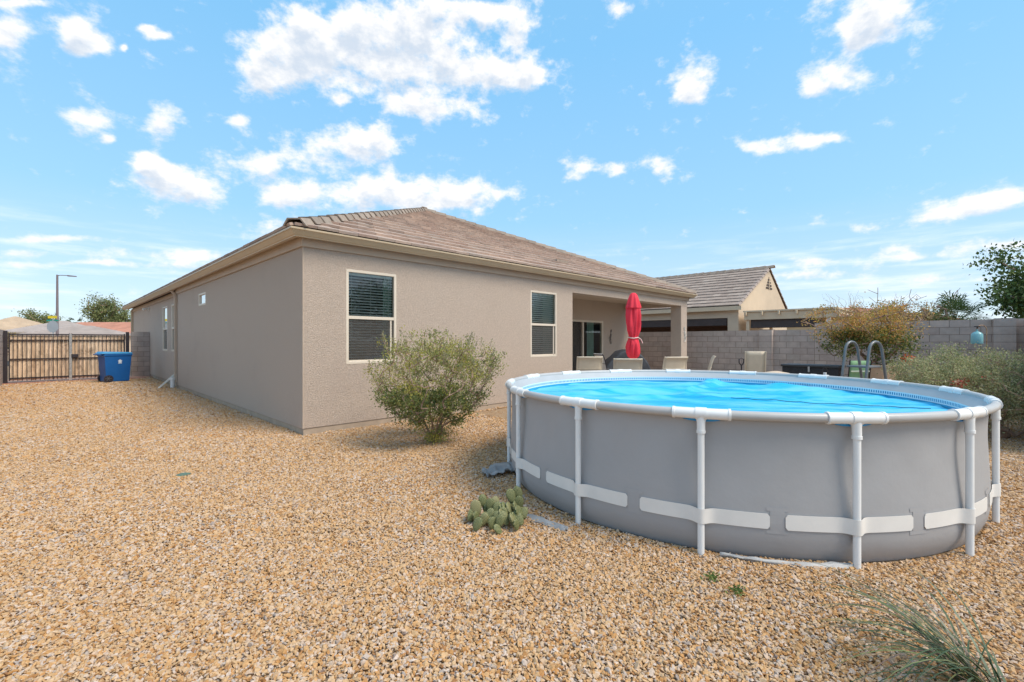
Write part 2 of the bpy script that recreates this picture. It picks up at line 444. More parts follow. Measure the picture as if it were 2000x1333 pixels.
def gravel():
    rs = np.random.RandomState(3)
    P = []; SZ = []
    for z0, z1, cell, sz in ((1.55, 3.2, .0122, .72), (3.2, 5.5, .0145, .80), (5.5, 8.5, .018, .92), (8.5, 12, .025, 1.2), (12, 24, .038, 1.7)):
        L = z1*1.2
        a = np.arange(-L, L, cell); b = np.arange(z0, z1, cell)
        l, z = np.meshgrid(a, b); l = l.ravel(); z = z.ravel()
        l = l+rs.uniform(-.65, .65, l.size)*cell; z = z+rs.uniform(-.65, .65, z.size)*cell
        X = (z+l)*S2; Y = (z-l)*S2
        k = (np.abs(l) < z*1.19) & (X > -1.2) & (Y > -1.0) & (X < 17.5)
        k &= ~((X > HX0-.01) & (Y > HY0-.01)) & (Y < 23.3)
        k &= (X-PC.x)**2+(Y-PC.y)**2 > (PR-.06)**2
        k &= ~((X > 8.9) & (Y > 4.3))
        k &= ~((z > 7.5) & (X > 6) & (Y < 7.2) & (Y > 2.2))     # fully behind the pool
        P.append(np.stack([X[k], Y[k], np.zeros(k.sum())], 1)); SZ.append(np.full(k.sum(), sz))
    P = np.concatenate(P); SZ = np.concatenate(SZ)
    n = len(P)
    und = .010*np.sin(P[:, 0]*2.1+1)*np.sin(P[:, 1]*1.7)+.006*np.sin(P[:, 0]*5.3)*np.sin(P[:, 1]*4.7+2)
    P[:, 2] = -.012+rs.uniform(0, .010, n)+np.maximum(und, -.004)
    # heap a little against the walls and the pool foot
    me = bpy.data.meshes.new('gravel_points'); me.vertices.add(n); me.vertices.foreach_set('co', P.astype('f').ravel())
    rot = rs.normal(0, .5, (n, 3)); rot[:, 2] = rs.uniform(0, 6.283, n)
    at_ = me.attributes.new('rot', 'FLOAT_VECTOR', 'POINT'); at_.data.foreach_set('vector', rot.astype('f').ravel())
    s = np.clip(rs.lognormal(0, .30, n), .5, 2.0)*SZ
    at_ = me.attributes.new('siz', 'FLOAT', 'POINT'); at_.data.foreach_set('value', s.astype('f'))
    m = bpy.data.materials.new('gravel_stone'); m.use_nodes = True; nt = m.node_tree; p = nt.nodes['Principled BSDF']
    oi = nt.nodes.new('ShaderNodeObjectInfo')
    c = ramp(nt, oi.outputs['Random'], [(0, (.30, .15, .07)), (.07, (.47, .235, .08)), (.22, (.53, .31, .14)), (.42, (.56, .365, .195)), (.60, (.57, .395, .24)), (.78, (.54, .40, .295)), (.92, (.60, .49, .41)), (.98, (.40, .34, .30)), (1, (.24, .17, .14))])
    big = texn(nt, .9, 3)
    c = mixc(nt, sstep(nt, big, .4, .7, 0, .35), c, (.54, .34, .17))
    c2 = vm(nt, 'SCALE', c); nt.links.new(sstep(nt, texn(nt, 120, 3), .3, .7, .8, 1.12), nt.nodes[-1].inputs['Scale']) if False else None
    k = sstep(nt, texn(nt, 110, 3), .3, .7, .82, 1.1)
    sc_ = nt.nodes.new('ShaderNodeVectorMath'); sc_.operation = 'SCALE'; nt.links.new(c, sc_.inputs[0]); nt.links.new(k, sc_.inputs['Scale'])
    nt.links.new(sc_.outputs[0], p.inputs['Base Color']); p.inputs['Roughness'].default_value = .85; p.inputs['Specular IOR Level'].default_value = .25
    src = bpy.data.collections.new('gravel_sources')
    import bmesh
    for i in range(12):
        bm = bmesh.new(); r2 = random.Random(i*7+1)
        for k in range(13):
            d = Vector((r2.gauss(0, 1), r2.gauss(0, 1), r2.gauss(0, .8))).normalized()*r2.uniform(.85, 1.15)
            bm.verts.new((d.x*.0165, d.y*.0115, d.z*.0075))
        hr = bmesh.ops.convex_hull(bm, input=bm.verts)
        bmesh.ops.delete(bm, geom=[g for g in hr['geom_interior'] if isinstance(g, bmesh.types.BMVert)], context='VERTS')
        g2 = bpy.data.meshes.new('gravel_chip'); bm.to_mesh(g2); bm.free(); g2.materials.append(m)
        src.objects.link(bpy.data.objects.new('gravel_chip', g2))
    o = bpy.data.objects.new('gravel', me); COL.objects.link(o)
    props(o, 'tan, ochre and cream crushed stone gravel covering the whole yard', 'gravel', kind='stuff')
    ng = bpy.data.node_groups.new('scatter', 'GeometryNodeTree')
    ng.interface.new_socket('Geometry', in_out='INPUT', socket_type='NodeSocketGeometry')
    ng.interface.new_socket('Geometry', in_out='OUTPUT', socket_type='NodeSocketGeometry')
    a = ng.nodes.new('NodeGroupInput'); b = ng.nodes.new('NodeGroupOutput')
    ci = ng.nodes.new('GeometryNodeCollectionInfo'); ci.inputs['Collection'].default_value = src
    ci.inputs['Separate Children'].default_value = True; ci.inputs['Reset Children'].default_value = True
    ip = ng.nodes.new('GeometryNodeInstanceOnPoints'); ip.inputs['Pick Instance'].default_value = True
    r = ng.nodes.new('GeometryNodeInputNamedAttribute'); r.data_type = 'FLOAT_VECTOR'; r.inputs['Name'].default_value = 'rot'
    s_ = ng.nodes.new('GeometryNodeInputNamedAttribute'); s_.data_type = 'FLOAT'; s_.inputs['Name'].default_value = 'siz'
    ng.links.new(a.outputs[0], ip.inputs['Points']); ng.links.new(ci.outputs[0], ip.inputs['Instance'])
    e2r = ng.nodes.new('FunctionNodeEulerToRotation'); ng.links.new(r.outputs[0], e2r.inputs[0])
    ng.links.new(e2r.outputs[0], ip.inputs['Rotation']); ng.links.new(s_.outputs[0], ip.inputs['Scale'])
    ng.links.new(ip.outputs[0], b.inputs[0])
    md = o.modifiers.new('scatter', 'NODES'); md.node_group = ng
    print('gravel chips', n)
gravel()

# patio slab
mb = MB(); mb.box(9.0, 16.3, 4.4, 9.7, -.05, .06); props(mb.build('patio_slab', M_slab, bevel=.01), kind='structure')
mb = MB(); mb.box(-14, 12, 23.4, 25.5, -.05, .012); props(mb.build('driveway', mat('driveway_clay', (.46, .27, .19), .9, .12, 2)), kind='structure')
mb = MB(); mb.box(-120, 60, 40, 49, -.05, .02); props(mb.build('road', M_asphalt), kind='structure')

# ------------------------------------------------------------------ roof slopes made of single tiles
def clip(poly, a, b, c):
    """keep a*u+b*s<=c"""
    out = []
    for i in range(len(poly)):
        p, q = poly[i], poly[(i+1) % len(poly)]
        dp = a*p[0]+b*p[1]-c; dq = a*q[0]+b*q[1]-c
        if dp <= 0: out.append(p)
        if (dp < 0) != (dq < 0) and abs(dp-dq) > 1e-12:
            t = dp/(dp-dq); out.append((p[0]+(q[0]-p[0])*t, p[1]+(q[1]-p[1])*t))
    return out
def roof_slope(parent, O, u, v, pitch, L, S, halfplanes, limit=300, e=.385, w=.333, th=.040, m=None, raise_=.008, seed=0, all_stuff=False):
    O = Vector(O); u = Vector(u); v = Vector(v)
    cs = 1/math.sqrt(1+pitch*pitch)
    sdir = (v+Vector((0, 0, pitch)))*cs; nrm = u.cross(sdir).normalized()
    if nrm.z < 0: nrm = -nrm
    rnd = random.Random(seed)
    full = []; part_ = []
    nr = int(S/e)+1
    for i in range(nr):
        off = (w/2 if i % 2 else 0)
        for j in range(-1, int(L/w)+2):
            u0 = j*w+off+.003; u1 = u0+w-.006; s0 = i*e-.02; s1 = min((i+1)*e+.05, S)
            if s1-s0 < .05: continue
            poly = [(u0, s0), (u1, s0), (u1, s1), (u0, s1)]
            q = poly
            for hp in halfplanes:
                q = clip(q, *hp)
                if len(q) < 3: break
            if len(q) < 3: continue
            area = abs(sum(q[k][0]*q[(k+1) % len(q)][1]-q[(k+1) % len(q)][0]*q[k][1] for k in range(len(q))))/2
            if area < .006: continue
            cx = sum(p[0] for p in q)/len(q); cy = sum(p[1] for p in q)/len(q)
            P = O+u*cx+sdir*cy
            (full if len(q) == 4 and abs(area-(u1-u0)*(s1-s0)) < 1e-6 and s1 == (i+1)*e+.05 else part_).append(((P-Vector((0, 0, EYE))).length, u0, s0, s1, q, i))
    def hgt(s, i): return raise_+th+.008+th*(1-(s-i*e)/e)
    me = None
    allt = sorted([(a[0], 0, a) for a in full]+[(a[0], 1, a) for a in part_], key=lambda t: t[0])
    if all_stuff: limit = 0
    stuff = MB()
    rot = Matrix((u, sdir, nrm)).transposed().to_4x4()
    for n, (_, clipped, (d, u0, s0, s1, q, i)) in enumerate(allt):
        jz = rnd.uniform(-.004, .004)
        if n < limit and not clipped:
            if me is None:
                b = MB(); hh = lambda s: hgt(s+0, 0)-0
                ww = w-.006; ln = e+.07
                b.hexa([(0, 0, th+.008), (ww, 0, th+.008), (ww, ln, .002), (0, ln, .002), (0, .006, 2*th+.008), (ww, .006, 2*th+.008), (ww, ln, th), (0, ln, th)])
                me = b.mesh('roof_tile'); me.materials.append(m)
            P = O+u*u0+sdir*s0+nrm*(raise_+jz)
            M = Matrix.Translation(P) @ rot
            piece('roof_tile', me, parent, P, mtx=M)
            continue
        b = MB() if n < limit else stuff
        t = lambda s: (s-s0)/(e+.07)
        lo = [O+u*p[0]+sdir*p[1]+nrm*(raise_+jz+(th+.008)*(1-t(p[1]))+.002*t(p[1])) for p in q]
        hi = [O+u*p[0]+sdir*p[1]+nrm*(raise_+jz+(2*th+.008)*(1-t(p[1]))+th*t(p[1])) for p in q]
        k = len(q)
        b.add(lo+hi, [tuple(range(k-1, -1, -1)), tuple(range(k, 2*k))]+[(x, (x+1) % k, k+(x+1) % k, k+x) for x in range(k)])
        if n < limit: b.build('roof_tile', m, parent)
    if stuff.v: stuff.build('roof_tile', m, parent, kind='stuff')
cap_mesh = {}
def ridge_caps(parent, A, B, m, pitch=.38, name='ridge_tile', wid=.17, hgt=.115, limit=999, lift=.05):
    A = Vector(A); B = Vector(B); d = (B-A).normalized(); n = int((B-A).length/pitch)
    key = (wid, hgt, m.name)
    if key not in cap_mesh:
        b = MB(); ln = pitch+.05
        prof = [(-wid, -hgt), (-wid*.55, .0), (wid*.55, .0), (wid, -hgt)]
        inn = [(-wid+.02, -hgt-.004), (-wid*.5, -.022), (wid*.5, -.022), (wid-.02, -hgt-.004)]
        P = []
        for (y, k, dz) in ((0, 1.06, .028), (ln, .92, 0)):
            P += [(x*k, y, z+dz) for x, z in prof]+[(x*k, y, z+dz) for x, z in inn]
        F = []
        for i in range(3):
            F += [(i, i+1, 8+i+1, 8+i), (4+i+1, 4+i, 12+i, 12+i+1), (i, 4+i, 4+i+1, i+1), (8+i+1, 12+i+1, 12+i, 8+i)]
        F += [(0, 8, 12, 4), (3, 7, 15, 11)]
        b.add(P, F); me = b.mesh('ridge_tile'); me.materials.append(m); cap_mesh[key] = me
    me = cap_mesh[key]
    x = d.cross(Vector((0, 0, 1))).normalized(); z = x.cross(d).normalized()
    rot = Matrix((x, d, z)).transposed().to_4x4()
    rnd = random.Random(n)
    for i in range(n):
        P = A+d*(i*pitch)+z*(lift+hgt*.6+rnd.uniform(-.004, .004))
        piece(name, me, parent, P, mtx=Matrix.Translation(P) @ rot @ Matrix.Rotation(rnd.uniform(-.02, .02), 4, 'Y'))

# ------------------------------------------------------------------ walls with openings
def wall_panel(F, U, z0, z1, th, holes, caps=(1, 1)):
    """F(u,w,z)->point, w outward; returns MB with front, back and reveals"""
    us = sorted({0, U, *[h[0] for h in holes], *[h[1] for h in holes]})
    zs = sorted({z0, z1, *[h[2] for h in holes], *[h[3] for h in holes]})
    b = MB(); b.T = F
    inh = lambda u, z: any(h[0] < u < h[1] and h[2] < z < h[3] for h in holes)
    for a, c in zip(us, us[1:]):
        for d, e in zip(zs, zs[1:]):
            if inh((a+c)/2, (d+e)/2): continue
            b.add([(a, 0, d), (c, 0, d), (c, 0, e), (a, 0, e)], [(0, 1, 2, 3)])
            b.add([(a, -th, d), (c, -th, d), (c, -th, e), (a, -th, e)], [(3, 2, 1, 0)])
    for h in holes:
        a, c, d, e = h
        b.add([(a, 0, d), (a, -th, d), (a, -th, e), (a, 0, e)], [(0, 1, 2, 3)])
        b.add([(c, 0, d), (c, -th, d), (c, -th, e), (c, 0, e)], [(3, 2, 1, 0)])
        if d > z0: b.add([(a, 0, d), (c, 0, d), (c, -th, d), (a, -th, d)], [(0, 1, 2, 3)])
        b.add([(a, 0, e), (c, 0, e), (c, -th, e), (a, -th, e)], [(3, 2, 1, 0)])
    for u_ in [q for q, k in zip((0, U), caps) if k]:
        b.add([(u_, 0, z0), (u_, -th, z0), (u_, -th, z1), (u_, 0, z1)], [(0, 1, 2, 3)])
    b.add([(0, 0, z1), (U, 0, z1), (U, -th, z1), (0, -th, z1)], [(0, 1, 2, 3)])
    return b
slat_cache = {}
def window(parent, F, u0, u1, z0, z1, label=None, split=True, blinds=True, curtain=(.0, .0), lower_screen=True, slat_pitch=.05, slat_tilt=20, axis='x'):
    fr = .045
    b = MB(); b.T = F
    for (a, c, d, e) in ((u0, u1, z0, z0+fr), (u0, u1, z1-fr, z1), (u0, u0+fr, z0+fr, z1-fr), (u1-fr, u1, z0+fr, z1-fr)):
        b.box(a, c, -.07, .004, d, e)
    w = b.build('window', M_frame, parent, bevel=.004, label=label)
    zm = (z0+z1)/2-.015
    if split:
        b = MB(); b.T = F; b.box(u0+fr, u1-fr, -.05, -.002, zm-.022, zm+.03); b.build('meeting_rail', M_frame, w, bevel=.003)
        if lower_screen:
            b = MB(); b.T = F
            for (a, c, d, e) in ((u0+fr, u1-fr, z0+fr, z0+fr+.02), (u1-fr-.07, u1-fr-.045, z0+fr, zm-.02)):
                b.box(a, c, -.045, -.01, d, e)
            b.build('sash', M_frame, w)
            b = MB(); b.T = F; b.add([(u0+fr, -.02, z0+fr), (u1-fr, -.02, z0+fr), (u1-fr, -.02, zm-.02), (u0+fr, -.02, zm-.02)], [(0, 1, 2, 3)]); b.build('screen', M_screen, w)
        b = MB(); b.T = F; b.add([(u0+fr, -.03, zm), (u1-fr, -.03, zm), (u1-fr, -.03, z1-fr), (u0+fr, -.03, z1-fr)], [(0, 1, 2, 3)]); b.build('pane', M_glass, w)
        b = MB(); b.T = F; b.add([(u0+fr, -.05, z0+fr), (u1-fr, -.05, z0+fr), (u1-fr, -.05, zm), (u0+fr, -.05, zm)], [(0, 1, 2, 3)]); b.build('pane', M_glass, w)
    else:
        b = MB(); b.T = F; b.add([(u0+fr, -.03, z0+fr), (u1-fr, -.03, z0+fr), (u1-fr, -.03, z1-fr), (u0+fr, -.03, z1-fr)], [(0, 1, 2, 3)]); b.build('pane', M_glass, w)
    # room behind
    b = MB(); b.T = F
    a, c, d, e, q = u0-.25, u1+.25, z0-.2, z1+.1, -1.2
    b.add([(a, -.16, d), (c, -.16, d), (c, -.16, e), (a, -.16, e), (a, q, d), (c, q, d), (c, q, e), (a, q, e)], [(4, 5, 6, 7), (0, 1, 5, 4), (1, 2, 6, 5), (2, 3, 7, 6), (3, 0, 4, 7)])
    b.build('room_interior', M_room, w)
    if blinds:
        L = u1-u0-.08
        key = (round(L, 3), slat_tilt, axis)
        if key not in slat_cache:
            sb = MB(); t = R(slat_tilt); hw = .022
            p = [(-L/2, -hw*math.cos(t), -hw*math.sin(t)), (L/2, -hw*math.cos(t), -hw*math.sin(t)), (L/2, hw*math.cos(t), hw*math.sin(t)), (-L/2, hw*math.cos(t), hw*math.sin(t))]
            sb.hexa(p+[(x, y, z+.003) for x, y, z in p])
            me = sb.mesh('blind_slat'); me.materials.append(M_blind); slat_cache[key] = me
        me = slat_cache[key]
        z = z1-.08
        while z > z0+.03:
            P = F((u0+u1)/2, -.082, z); piece('blind_slat', me, w, P); z -= slat_pitch
        b = MB(); b.T = F
        for uu in (u0+.12, (u0+u1)/2, u1-.12): b.box(uu-.0015, uu+.0015, -.059, -.056, z0+.03, z1-.04)
        b.build('blind_cord', M_blind, w)
        b = MB(); b.T = F; b.box(u0+.03, u1-.03, -.14, -.085, z1-.08, z1-.035); b.build('blind_headrail', M_blind, w)
    for side, wd in ((0, curtain[0]), (1, curtain[1])):
        if wd <= 0: continue
        a = u0 if side == 0 else u1-wd
        b = MB(); b.T = F
        b.sheet(lambda s, t: (a+wd*s, -.19+.02*math.sin(s*wd*90), z0-.1+(z1-z0+.1)*t), 24, 1)
        b.build('curtain', M_curtain, w, smooth=60)
    return w

# ------------------------------------------------------------------ the house
house = thing('stucco_house', 'single storey tan stucco house with brown concrete tile hip roof behind the pool', 'house', (HX0, HY0, 0), absolute=True)
ZB, ZF, ZS = .09, 2.91, 3.04     # stucco bottom, frieze bottom, soffit
# left side wall (faces -X): two planes, the farther one set back
YB = 17.6
Fl = lambda u, w, z: (HX0-w, HY0+u, z)
Fl2 = lambda u, w, z: (HX0+.11-w, YB+u, z)
tw = (13.70-HY0, 14.50-HY0, 1.64*EYE, 1.86*EYE)
wall_panel(Fl, YB-HY0, ZB, ZS, .14, [tw], (0, 0)).build('wall', M_stucco, house)
wA = (20.0-YB, 20.97-YB); wB = (18.38-YB, 19.21-YB)
zt, zl = 1.85*EYE, .757*EYE
wall_panel(Fl2, HY1-YB, ZB, ZS, .14, [(*wB, zl, zt), (*wA, zl, zt)]).build('wall', M_stucco, house, label='set back farther part of the side wall')
mb = MB(); mb.box(HX0, HX0+.11, YB-.02, YB, ZB, ZS); mb.build('wall', M_stucco, house)
# back wall (faces -Y) up to the patio
XP = 6.57*EYE
Fb = lambda u, w, z: (HX0+u, HY0-w, z)
W1 = (2.363*EYE-HX0, 3.01*EYE-HX0, .735*EYE, 1.824*EYE)
W2 = (5.462*EYE-HX0, 6.124*EYE-HX0, .735*EYE, 1.824*EYE)
wall_panel(Fb, XP-HX0, ZB, ZS, .14, [W1, W2], (0, 0)).build('wall', M_stucco, house)
# patio: beam, side return, back wall, ceiling, column
YP = 6.7*EYE
ZBM = 1.868*EYE
mb = MB(); mb.box(XP, HX1, HY0, HY0+.36, ZBM, ZS); mb.build('patio_beam', M_stucco, house)
mb = MB(); mb.box(HX1-.36, HX1, HY0+.36, YP+.14, ZBM, ZS); mb.build('patio_beam', M_stucco, house)
mb = MB(); mb.box(XP-.14, XP, HY0+.14, YP, .02, ZS); mb.build('wall', M_stucco, house)
Fp = lambda u, w, z: (XP+u, YP-w, z)
D = (8.3*EYE-XP, 10.02*EYE-XP, .06, 1.515*EYE)
wall_panel(Fp, HX1-XP, .02, ZS, .14, [D]).build('wall', M_stucco, house)
mb = MB(); mb.box(HX1-.001, HX1+.14, YP+.142, HY1, ZB, ZS); mb.build('wall', M_stucco, house)
mb = MB(); mb.box(HX0+.2, HX1, HY1-.14, HY1, ZB, ZS); mb.build('wall', M_stucco, house)
mb = MB(); mb.box(XP+.002, HX1-.37, HY0+.365, YP-.002, ZS-.12, ZS-.08); mb.build('patio_ceiling', M_frieze, house)
mb = MB(); mb.box(HX1-.47, HX1-.003, HY0+.003, HY0+.40, .05, ZBM-.001); mb.build('patio_column', M_stucco, house, bevel=.012)
# sliding door
mb = MB(); mb.T = Fp
u0, u1, z0, z1 = D; um = 9.16*EYE-XP
for a, c, d, e in ((u0, u1, z1-.07, z1), (u0, u1, z0, z0+.06), (u0, u0+.07, z0, z1), (u1-.07, u1, z0, z1), (um-.035, um+.035, z0, z1)):
    mb.box(a, c, -.09, .006 if c-a < 1 else .01, d, e)
door = mb.build('sliding_door', M_frame, house, label='glass sliding patio door in cream frame')
for a, c, w_ in ((u0+.07, um-.035, -.06), (um+.035, u1-.07, -.04)):
    b = MB(); b.T = Fp; b.add([(a, w_, z0+.06), (c, w_, z0+.06), (c, w_, z1-.07), (a, w_, z1-.07)], [(0, 1, 2, 3)]); b.build('pane', M_glass, door)
b = MB(); b.T = Fp; b.add([(u0+.07, -.02, z0+.06), (um-.035, -.02, z0+.06), (um-.035, -.02, z1-.07), (u0+.07, -.02, z1-.07)], [(0, 1, 2, 3)]); b.build('screen', M_screen, door)
b = MB(); b.T = Fp; a, c, d, e, q = u0-.6, u1+.6, 0, z1+.3, -3
b.add([(a, -.16, d), (c, -.16, d), (c, -.16, e), (a, -.16, e), (a, q, d), (c, q, d), (c, q, e), (a, q, e)], [(4, 5, 6, 7), (0, 1, 5, 4), (1, 2, 6, 5), (2, 3, 7, 6), (3, 0, 4, 7)])
b.build('room_interior', mat('living_room', (.16, .14, .12), .9), door)
b = MB(); b.T = Fp; b.sheet(lambda s, t: (um+.55+.42*s, -.24+.03*math.sin(s*38), .1+(z1-.1)*t), 40, 1); b.build('curtain', M_curtain, door, smooth=60)
# windows
wi = .0
window(house, Fb, *W1, label='tall two pane window with white blinds nearest the house corner', curtain=(.13, .16), slat_pitch=.048, slat_tilt=28)
window(house, Fb, *W2, label='tall two pane window with white blinds beside the patio', curtain=(0, .30), slat_pitch=.050, slat_tilt=52)
window(house, Fl, *tw, split=False, blinds=False, label='small high window in the side wall')
window(house, Fl2, *wA, zl, zt, blinds=False, label='farther narrow window in the side wall')
window(house, Fl2, *wB, zl, zt, blinds=False, label='narrow window beside the downspout')
# frieze band and foundation
fz = .035
mb = MB(); mb.box(HX0-fz, XP-.0, HY0-fz, HY0-.001, ZF, ZS+.02); mb.box(XP, HX1+fz, HY0-fz, HY0-.001, ZF, ZS+.02); mb.build('frieze', M_frieze, house, bevel=.006)
mb = MB(); mb.box(HX0-fz, HX0-.001, HY0-.0005, YB-.04, ZF, ZS+.02); mb.build('frieze', M_frieze, house, bevel=.006)
mb = MB(); mb.box(HX0+.11-fz, HX0+.109, YB, HY1, ZF, ZS+.02); mb.build('frieze', M_frieze, house, bevel=.006)
mb = MB(); mb.box(HX1+.141, HX1+.16, HY0, HY1, ZF, ZS+.02); mb.build('frieze', M_frieze, house)
mb = MB(); mb.box(HX0+.02, XP, HY0+.012, HY0+.13, -.1, ZB-.004); mb.box(HX0+.012, HX0+.13, HY0+.0125, YB, -.1, ZB-.004); mb.box(HX0+.122, HX0+.25, YB+.001, HY1, -.1, ZB-.004)
mb.build('foundation', M_concrete, house)
# trim bead on the outer corner
mb = MB(); mb.tube([(HX0, HY0, ZB), (HX0, HY0, ZF)], .009, 8); mb.build('corner_bead', M_frame if False else M_frieze, house, smooth=50)
# gutter (profile swept round the eaves) and soffit
def sweep(prof, y0, y1, side):
    """profile of (offset from wall, z); side 'b' back wall, 'l' left wall, 'r' right wall"""
    b = MB(); n = len(prof)
    def pt(o, z, e):
        if side == 'b': return (HX0-o if e == 0 else HX1+o, HY0-o, z)
        if side == 'l': return (HX0-o, HY0-o if e == 0 else HY1+.3, z)
        return (HX1+o, HY0-o if e == 0 else HY1+.3, z)
    vs = [pt(o, z, 0) for o, z in prof]+[pt(o, z, 1) for o, z in prof]
    b.add(vs, [(i, (i+1) % n, n+(i+1) % n, n+i) for i in range(n)]+[tuple(range(n)), tuple(range(2*n-1, n-1, -1))])
    return b
gp = [(.135, 3.022), (.185, 3.022), (.188, 3.034), (.205, 3.045), (.255, 3.108), (.272, 3.112), (.275, 3.138), (.262, 3.138), (.258, 3.122), (.245, 3.116), (.195, 3.05), (.15, 3.036), (.148, 3.13), (.135, 3.13)]
for s_ in 'blr': sweep(gp, 0, 0, s_).build('gutter', M_gutter, house)
mb = MB()
for i in range(3):
    y = HY0-.19
gs = [(.002, 3.060), (.134, 3.060), (.134, 3.072), (.002, 3.072)]
for s_ in 'blr': sweep(gs, 0, 0, s_).build('soffit', M_frieze, house)
# gutter seams and straps
for x in np.arange(HX0+1.2, HX1, 2.4): mb = MB(); mb.box(x, x+.012, HY0-.262, HY0-.15, 3.128, 3.134); mb.build('gutter_strap', M_gutter, house)
for y in np.arange(HY0+1.2, HY1, 2.4): mb = MB(); mb.box(HX0-.262, HX0-.15, y, y+.012, 3.128, 3.134); mb.build('gutter_strap', M_gutter, house)
# roof
OV = .215; ZE = 3.115
xL, xR, yE, yN = HX0-OV, HX1+OV, HY0-OV, HY1+OV
run = (xR-xL)/2; PT = .435
zR = ZE+run*PT; xM = (xL+xR)/2
mb = MB()
mb.add([(xL, yE, ZE), (xR, yE, ZE), (xM, yE+run, zR), (xM, yN-run, zR), (xL, yN, ZE), (xR, yN, ZE)],
       [(0, 1, 2), (0, 2, 3, 4), (1, 5, 3, 2), (5, 4, 3), (0, 4, 5, 1)])
rf = mb.build('roof', M_deck, house)
OFF[rf] = OFF[rf]
SL = run*math.sqrt(1+PT*PT); csl = 1/math.sqrt(1+PT*PT)
# region in (u,s): u >= s*cs ; u <= W - s*cs
Wd = xR-xL
roof_slope(rf, (xL, yE, ZE), (1, 0, 0), (0, 1, 0), PT, Wd, SL, [(-1, csl, 0), (1, csl, Wd)], m=M_tile, seed=2)
Ld = yN-yE
roof_slope(rf, (xL, yN, ZE), (0, -1, 0), (1, 0, 0), PT, Ld, 2.5, [(-1, csl, 0), (1, csl, Ld)], m=M_tile, all_stuff=True)
ridge_caps(rf, (xL+.03, yE+.03, ZE+.02), (xM, yE+run, zR), M_ridge)
ridge_caps(rf, (xR-.03, yE+.03, ZE+.02), (xM, yE+run, zR), M_ridge)
ridge_caps(rf, (xM, yE+run-.1, zR), (xM, yN-run, zR), M_ridge)
# mortar end under the first ridge tile
mb = MB(); mb.prism([(xL+.02, yE+.02, ZE), (xL+.16, yE-.0, ZE), (xL+.10, yE+.06, ZE+.10), (xL+.06, yE+.10, ZE+.10), (xL, yE+.16, ZE)], (0, 0, 0), (.25, .25, .1)); mb.build('ridge_mortar', M_mortar, rf)
# roof vent tile
mb = MB(); P = Vector((xL+7.4, yE+1.05, ZE+1.05*PT+.09)); mb.box(P.x, P.x+.5, P.y, P.y+.28, P.z, P.z+.07); mb.build('roof_vent', M_ridge, rf)
# downspout with elbow
mb = MB(); yd = YB-.09
mb.box(HX0-.075, HX0-.004, yd-.045, yd+.045, .16, 2.86); mb.hexa([(HX0-.075, yd-.045, 2.86), (HX0-.004, yd-.045, 2.86), (HX0-.004, yd+.045, 2.86), (HX0-.075, yd+.045, 2.86), (HX0-.20, yd-.045, 3.03), (HX0-.13, yd-.045, 3.03), (HX0-.13, yd+.045, 3.03), (HX0-.20, yd+.045, 3.03)])
for z in (.5, 1.6, 2.7): mb.box(HX0-.079, HX0-.003, yd-.06, yd+.06, z, z+.03)
mb.build('downspout', M_frieze, house, bevel=.006)
mb = MB(); mb.box(HX0+.02, HX0+.10, HY1-.5, HY1-.42, .16, 3.0); mb.build('downspout', M_gutter, house)
# security light on the side wall
mb = MB(); mb.T = lambda u, w, z: (HX0+.11-w, 24.4+u, z)
mb.box(-.06, .06, 0, .03, 2.72, 2.84); mb.tube([(0, .03, 2.78), (0, .10, 2.80)], .02, 8); mb.tube([(-.07, .09, 2.81), (-.07, .20, 2.76)], [.035, .055], 10); mb.tube([(.07, .09, 2.81), (.07, .20, 2.76)], [.035, .055], 10)
mb.build('security_light', mat('lamp_white', (.75, .72, .66), .5), house, smooth=40)
mb = MB(); mb.T = lambda u, w, z: (HX0+.11-w, 29.4+u, z); mb.box(-.12, .12, 0, .12, 1.0, 1.35); mb.build('meter_box', M_gutter, house, bevel=.01)
# gecko wall ornaments
def gecko(loc, yaw, label, m, sc_=1.0, flip=1):
    t = thing('gecko_ornament', label, 'wall ornament', loc, yaw, group=None)
    P = [(0, 0, .36), (.01, 0, .30), (.0, 0, .24), (-.03, 0, .16), (-.05, 0, .10), (-.03, 0, .03), (.03, 0, .0), (.07, 0, .05), (.04, 0, .10), (.01, 0, .07)]
    P = [(flip*x*sc_, -.012, z*sc_) for x, _, z in P]
    b = MB(); b.tube(P[:5], [.012, .03, .022, .03, .016], 8); b.build('body', m, t, smooth=60)
    b = MB(); b.tube(P[4:], [.015, .012, .010, .008, .006, .004], 6); b.build('tail', m, t, smooth=60)
    b = MB(); b.tube([(0, -.012, .38*sc_), (flip*.03, -.014, .44*sc_), (flip*.035, -.012, .49*sc_)], [.014, .032, .012], 8); b.build('head', m, t, smooth=60)
    for x0, z0, x1, z1 in ((0, .27, .10, .33), (0, .27, -.09, .22), (-.03, .15, .07, .13), (-.03, .15, -.12, .20)):
        b = MB(); b.tube([(flip*x0*sc_, -.012, z0*sc_), (flip*(x0+x1)/2*sc_, -.014, (z0+z1)/2*sc_+.03), (flip*x1*sc_, -.012, z1*sc_)], [.009, .007, .006], 6)
        for a in (-.6, 0, .6): b.tube([(flip*x1*sc_, -.012, z1*sc_), (flip*(x1+.03*math.cos(a)*(1 if x1 > 0 else -1))*sc_, -.012, (z1+.03*math.sin(a))*sc_)], .004, 5)
        b.build('leg', m, t, smooth=60)
    return t
gecko((15.02, YP-.004, 1.33), R(8), 'dark metal gecko ornament on the patio wall beside the glass door', mat('gecko_dark', (.16, .14, .13), .4, .5, 30), 1.15)
gecko((HX1-.22, HY0-.002, 1.42), 0, 'pale metal gecko ornament on the front of the patio column', mat('gecko_pale', (.62, .60, .56), .4, .6, 30), 1.1, -1)

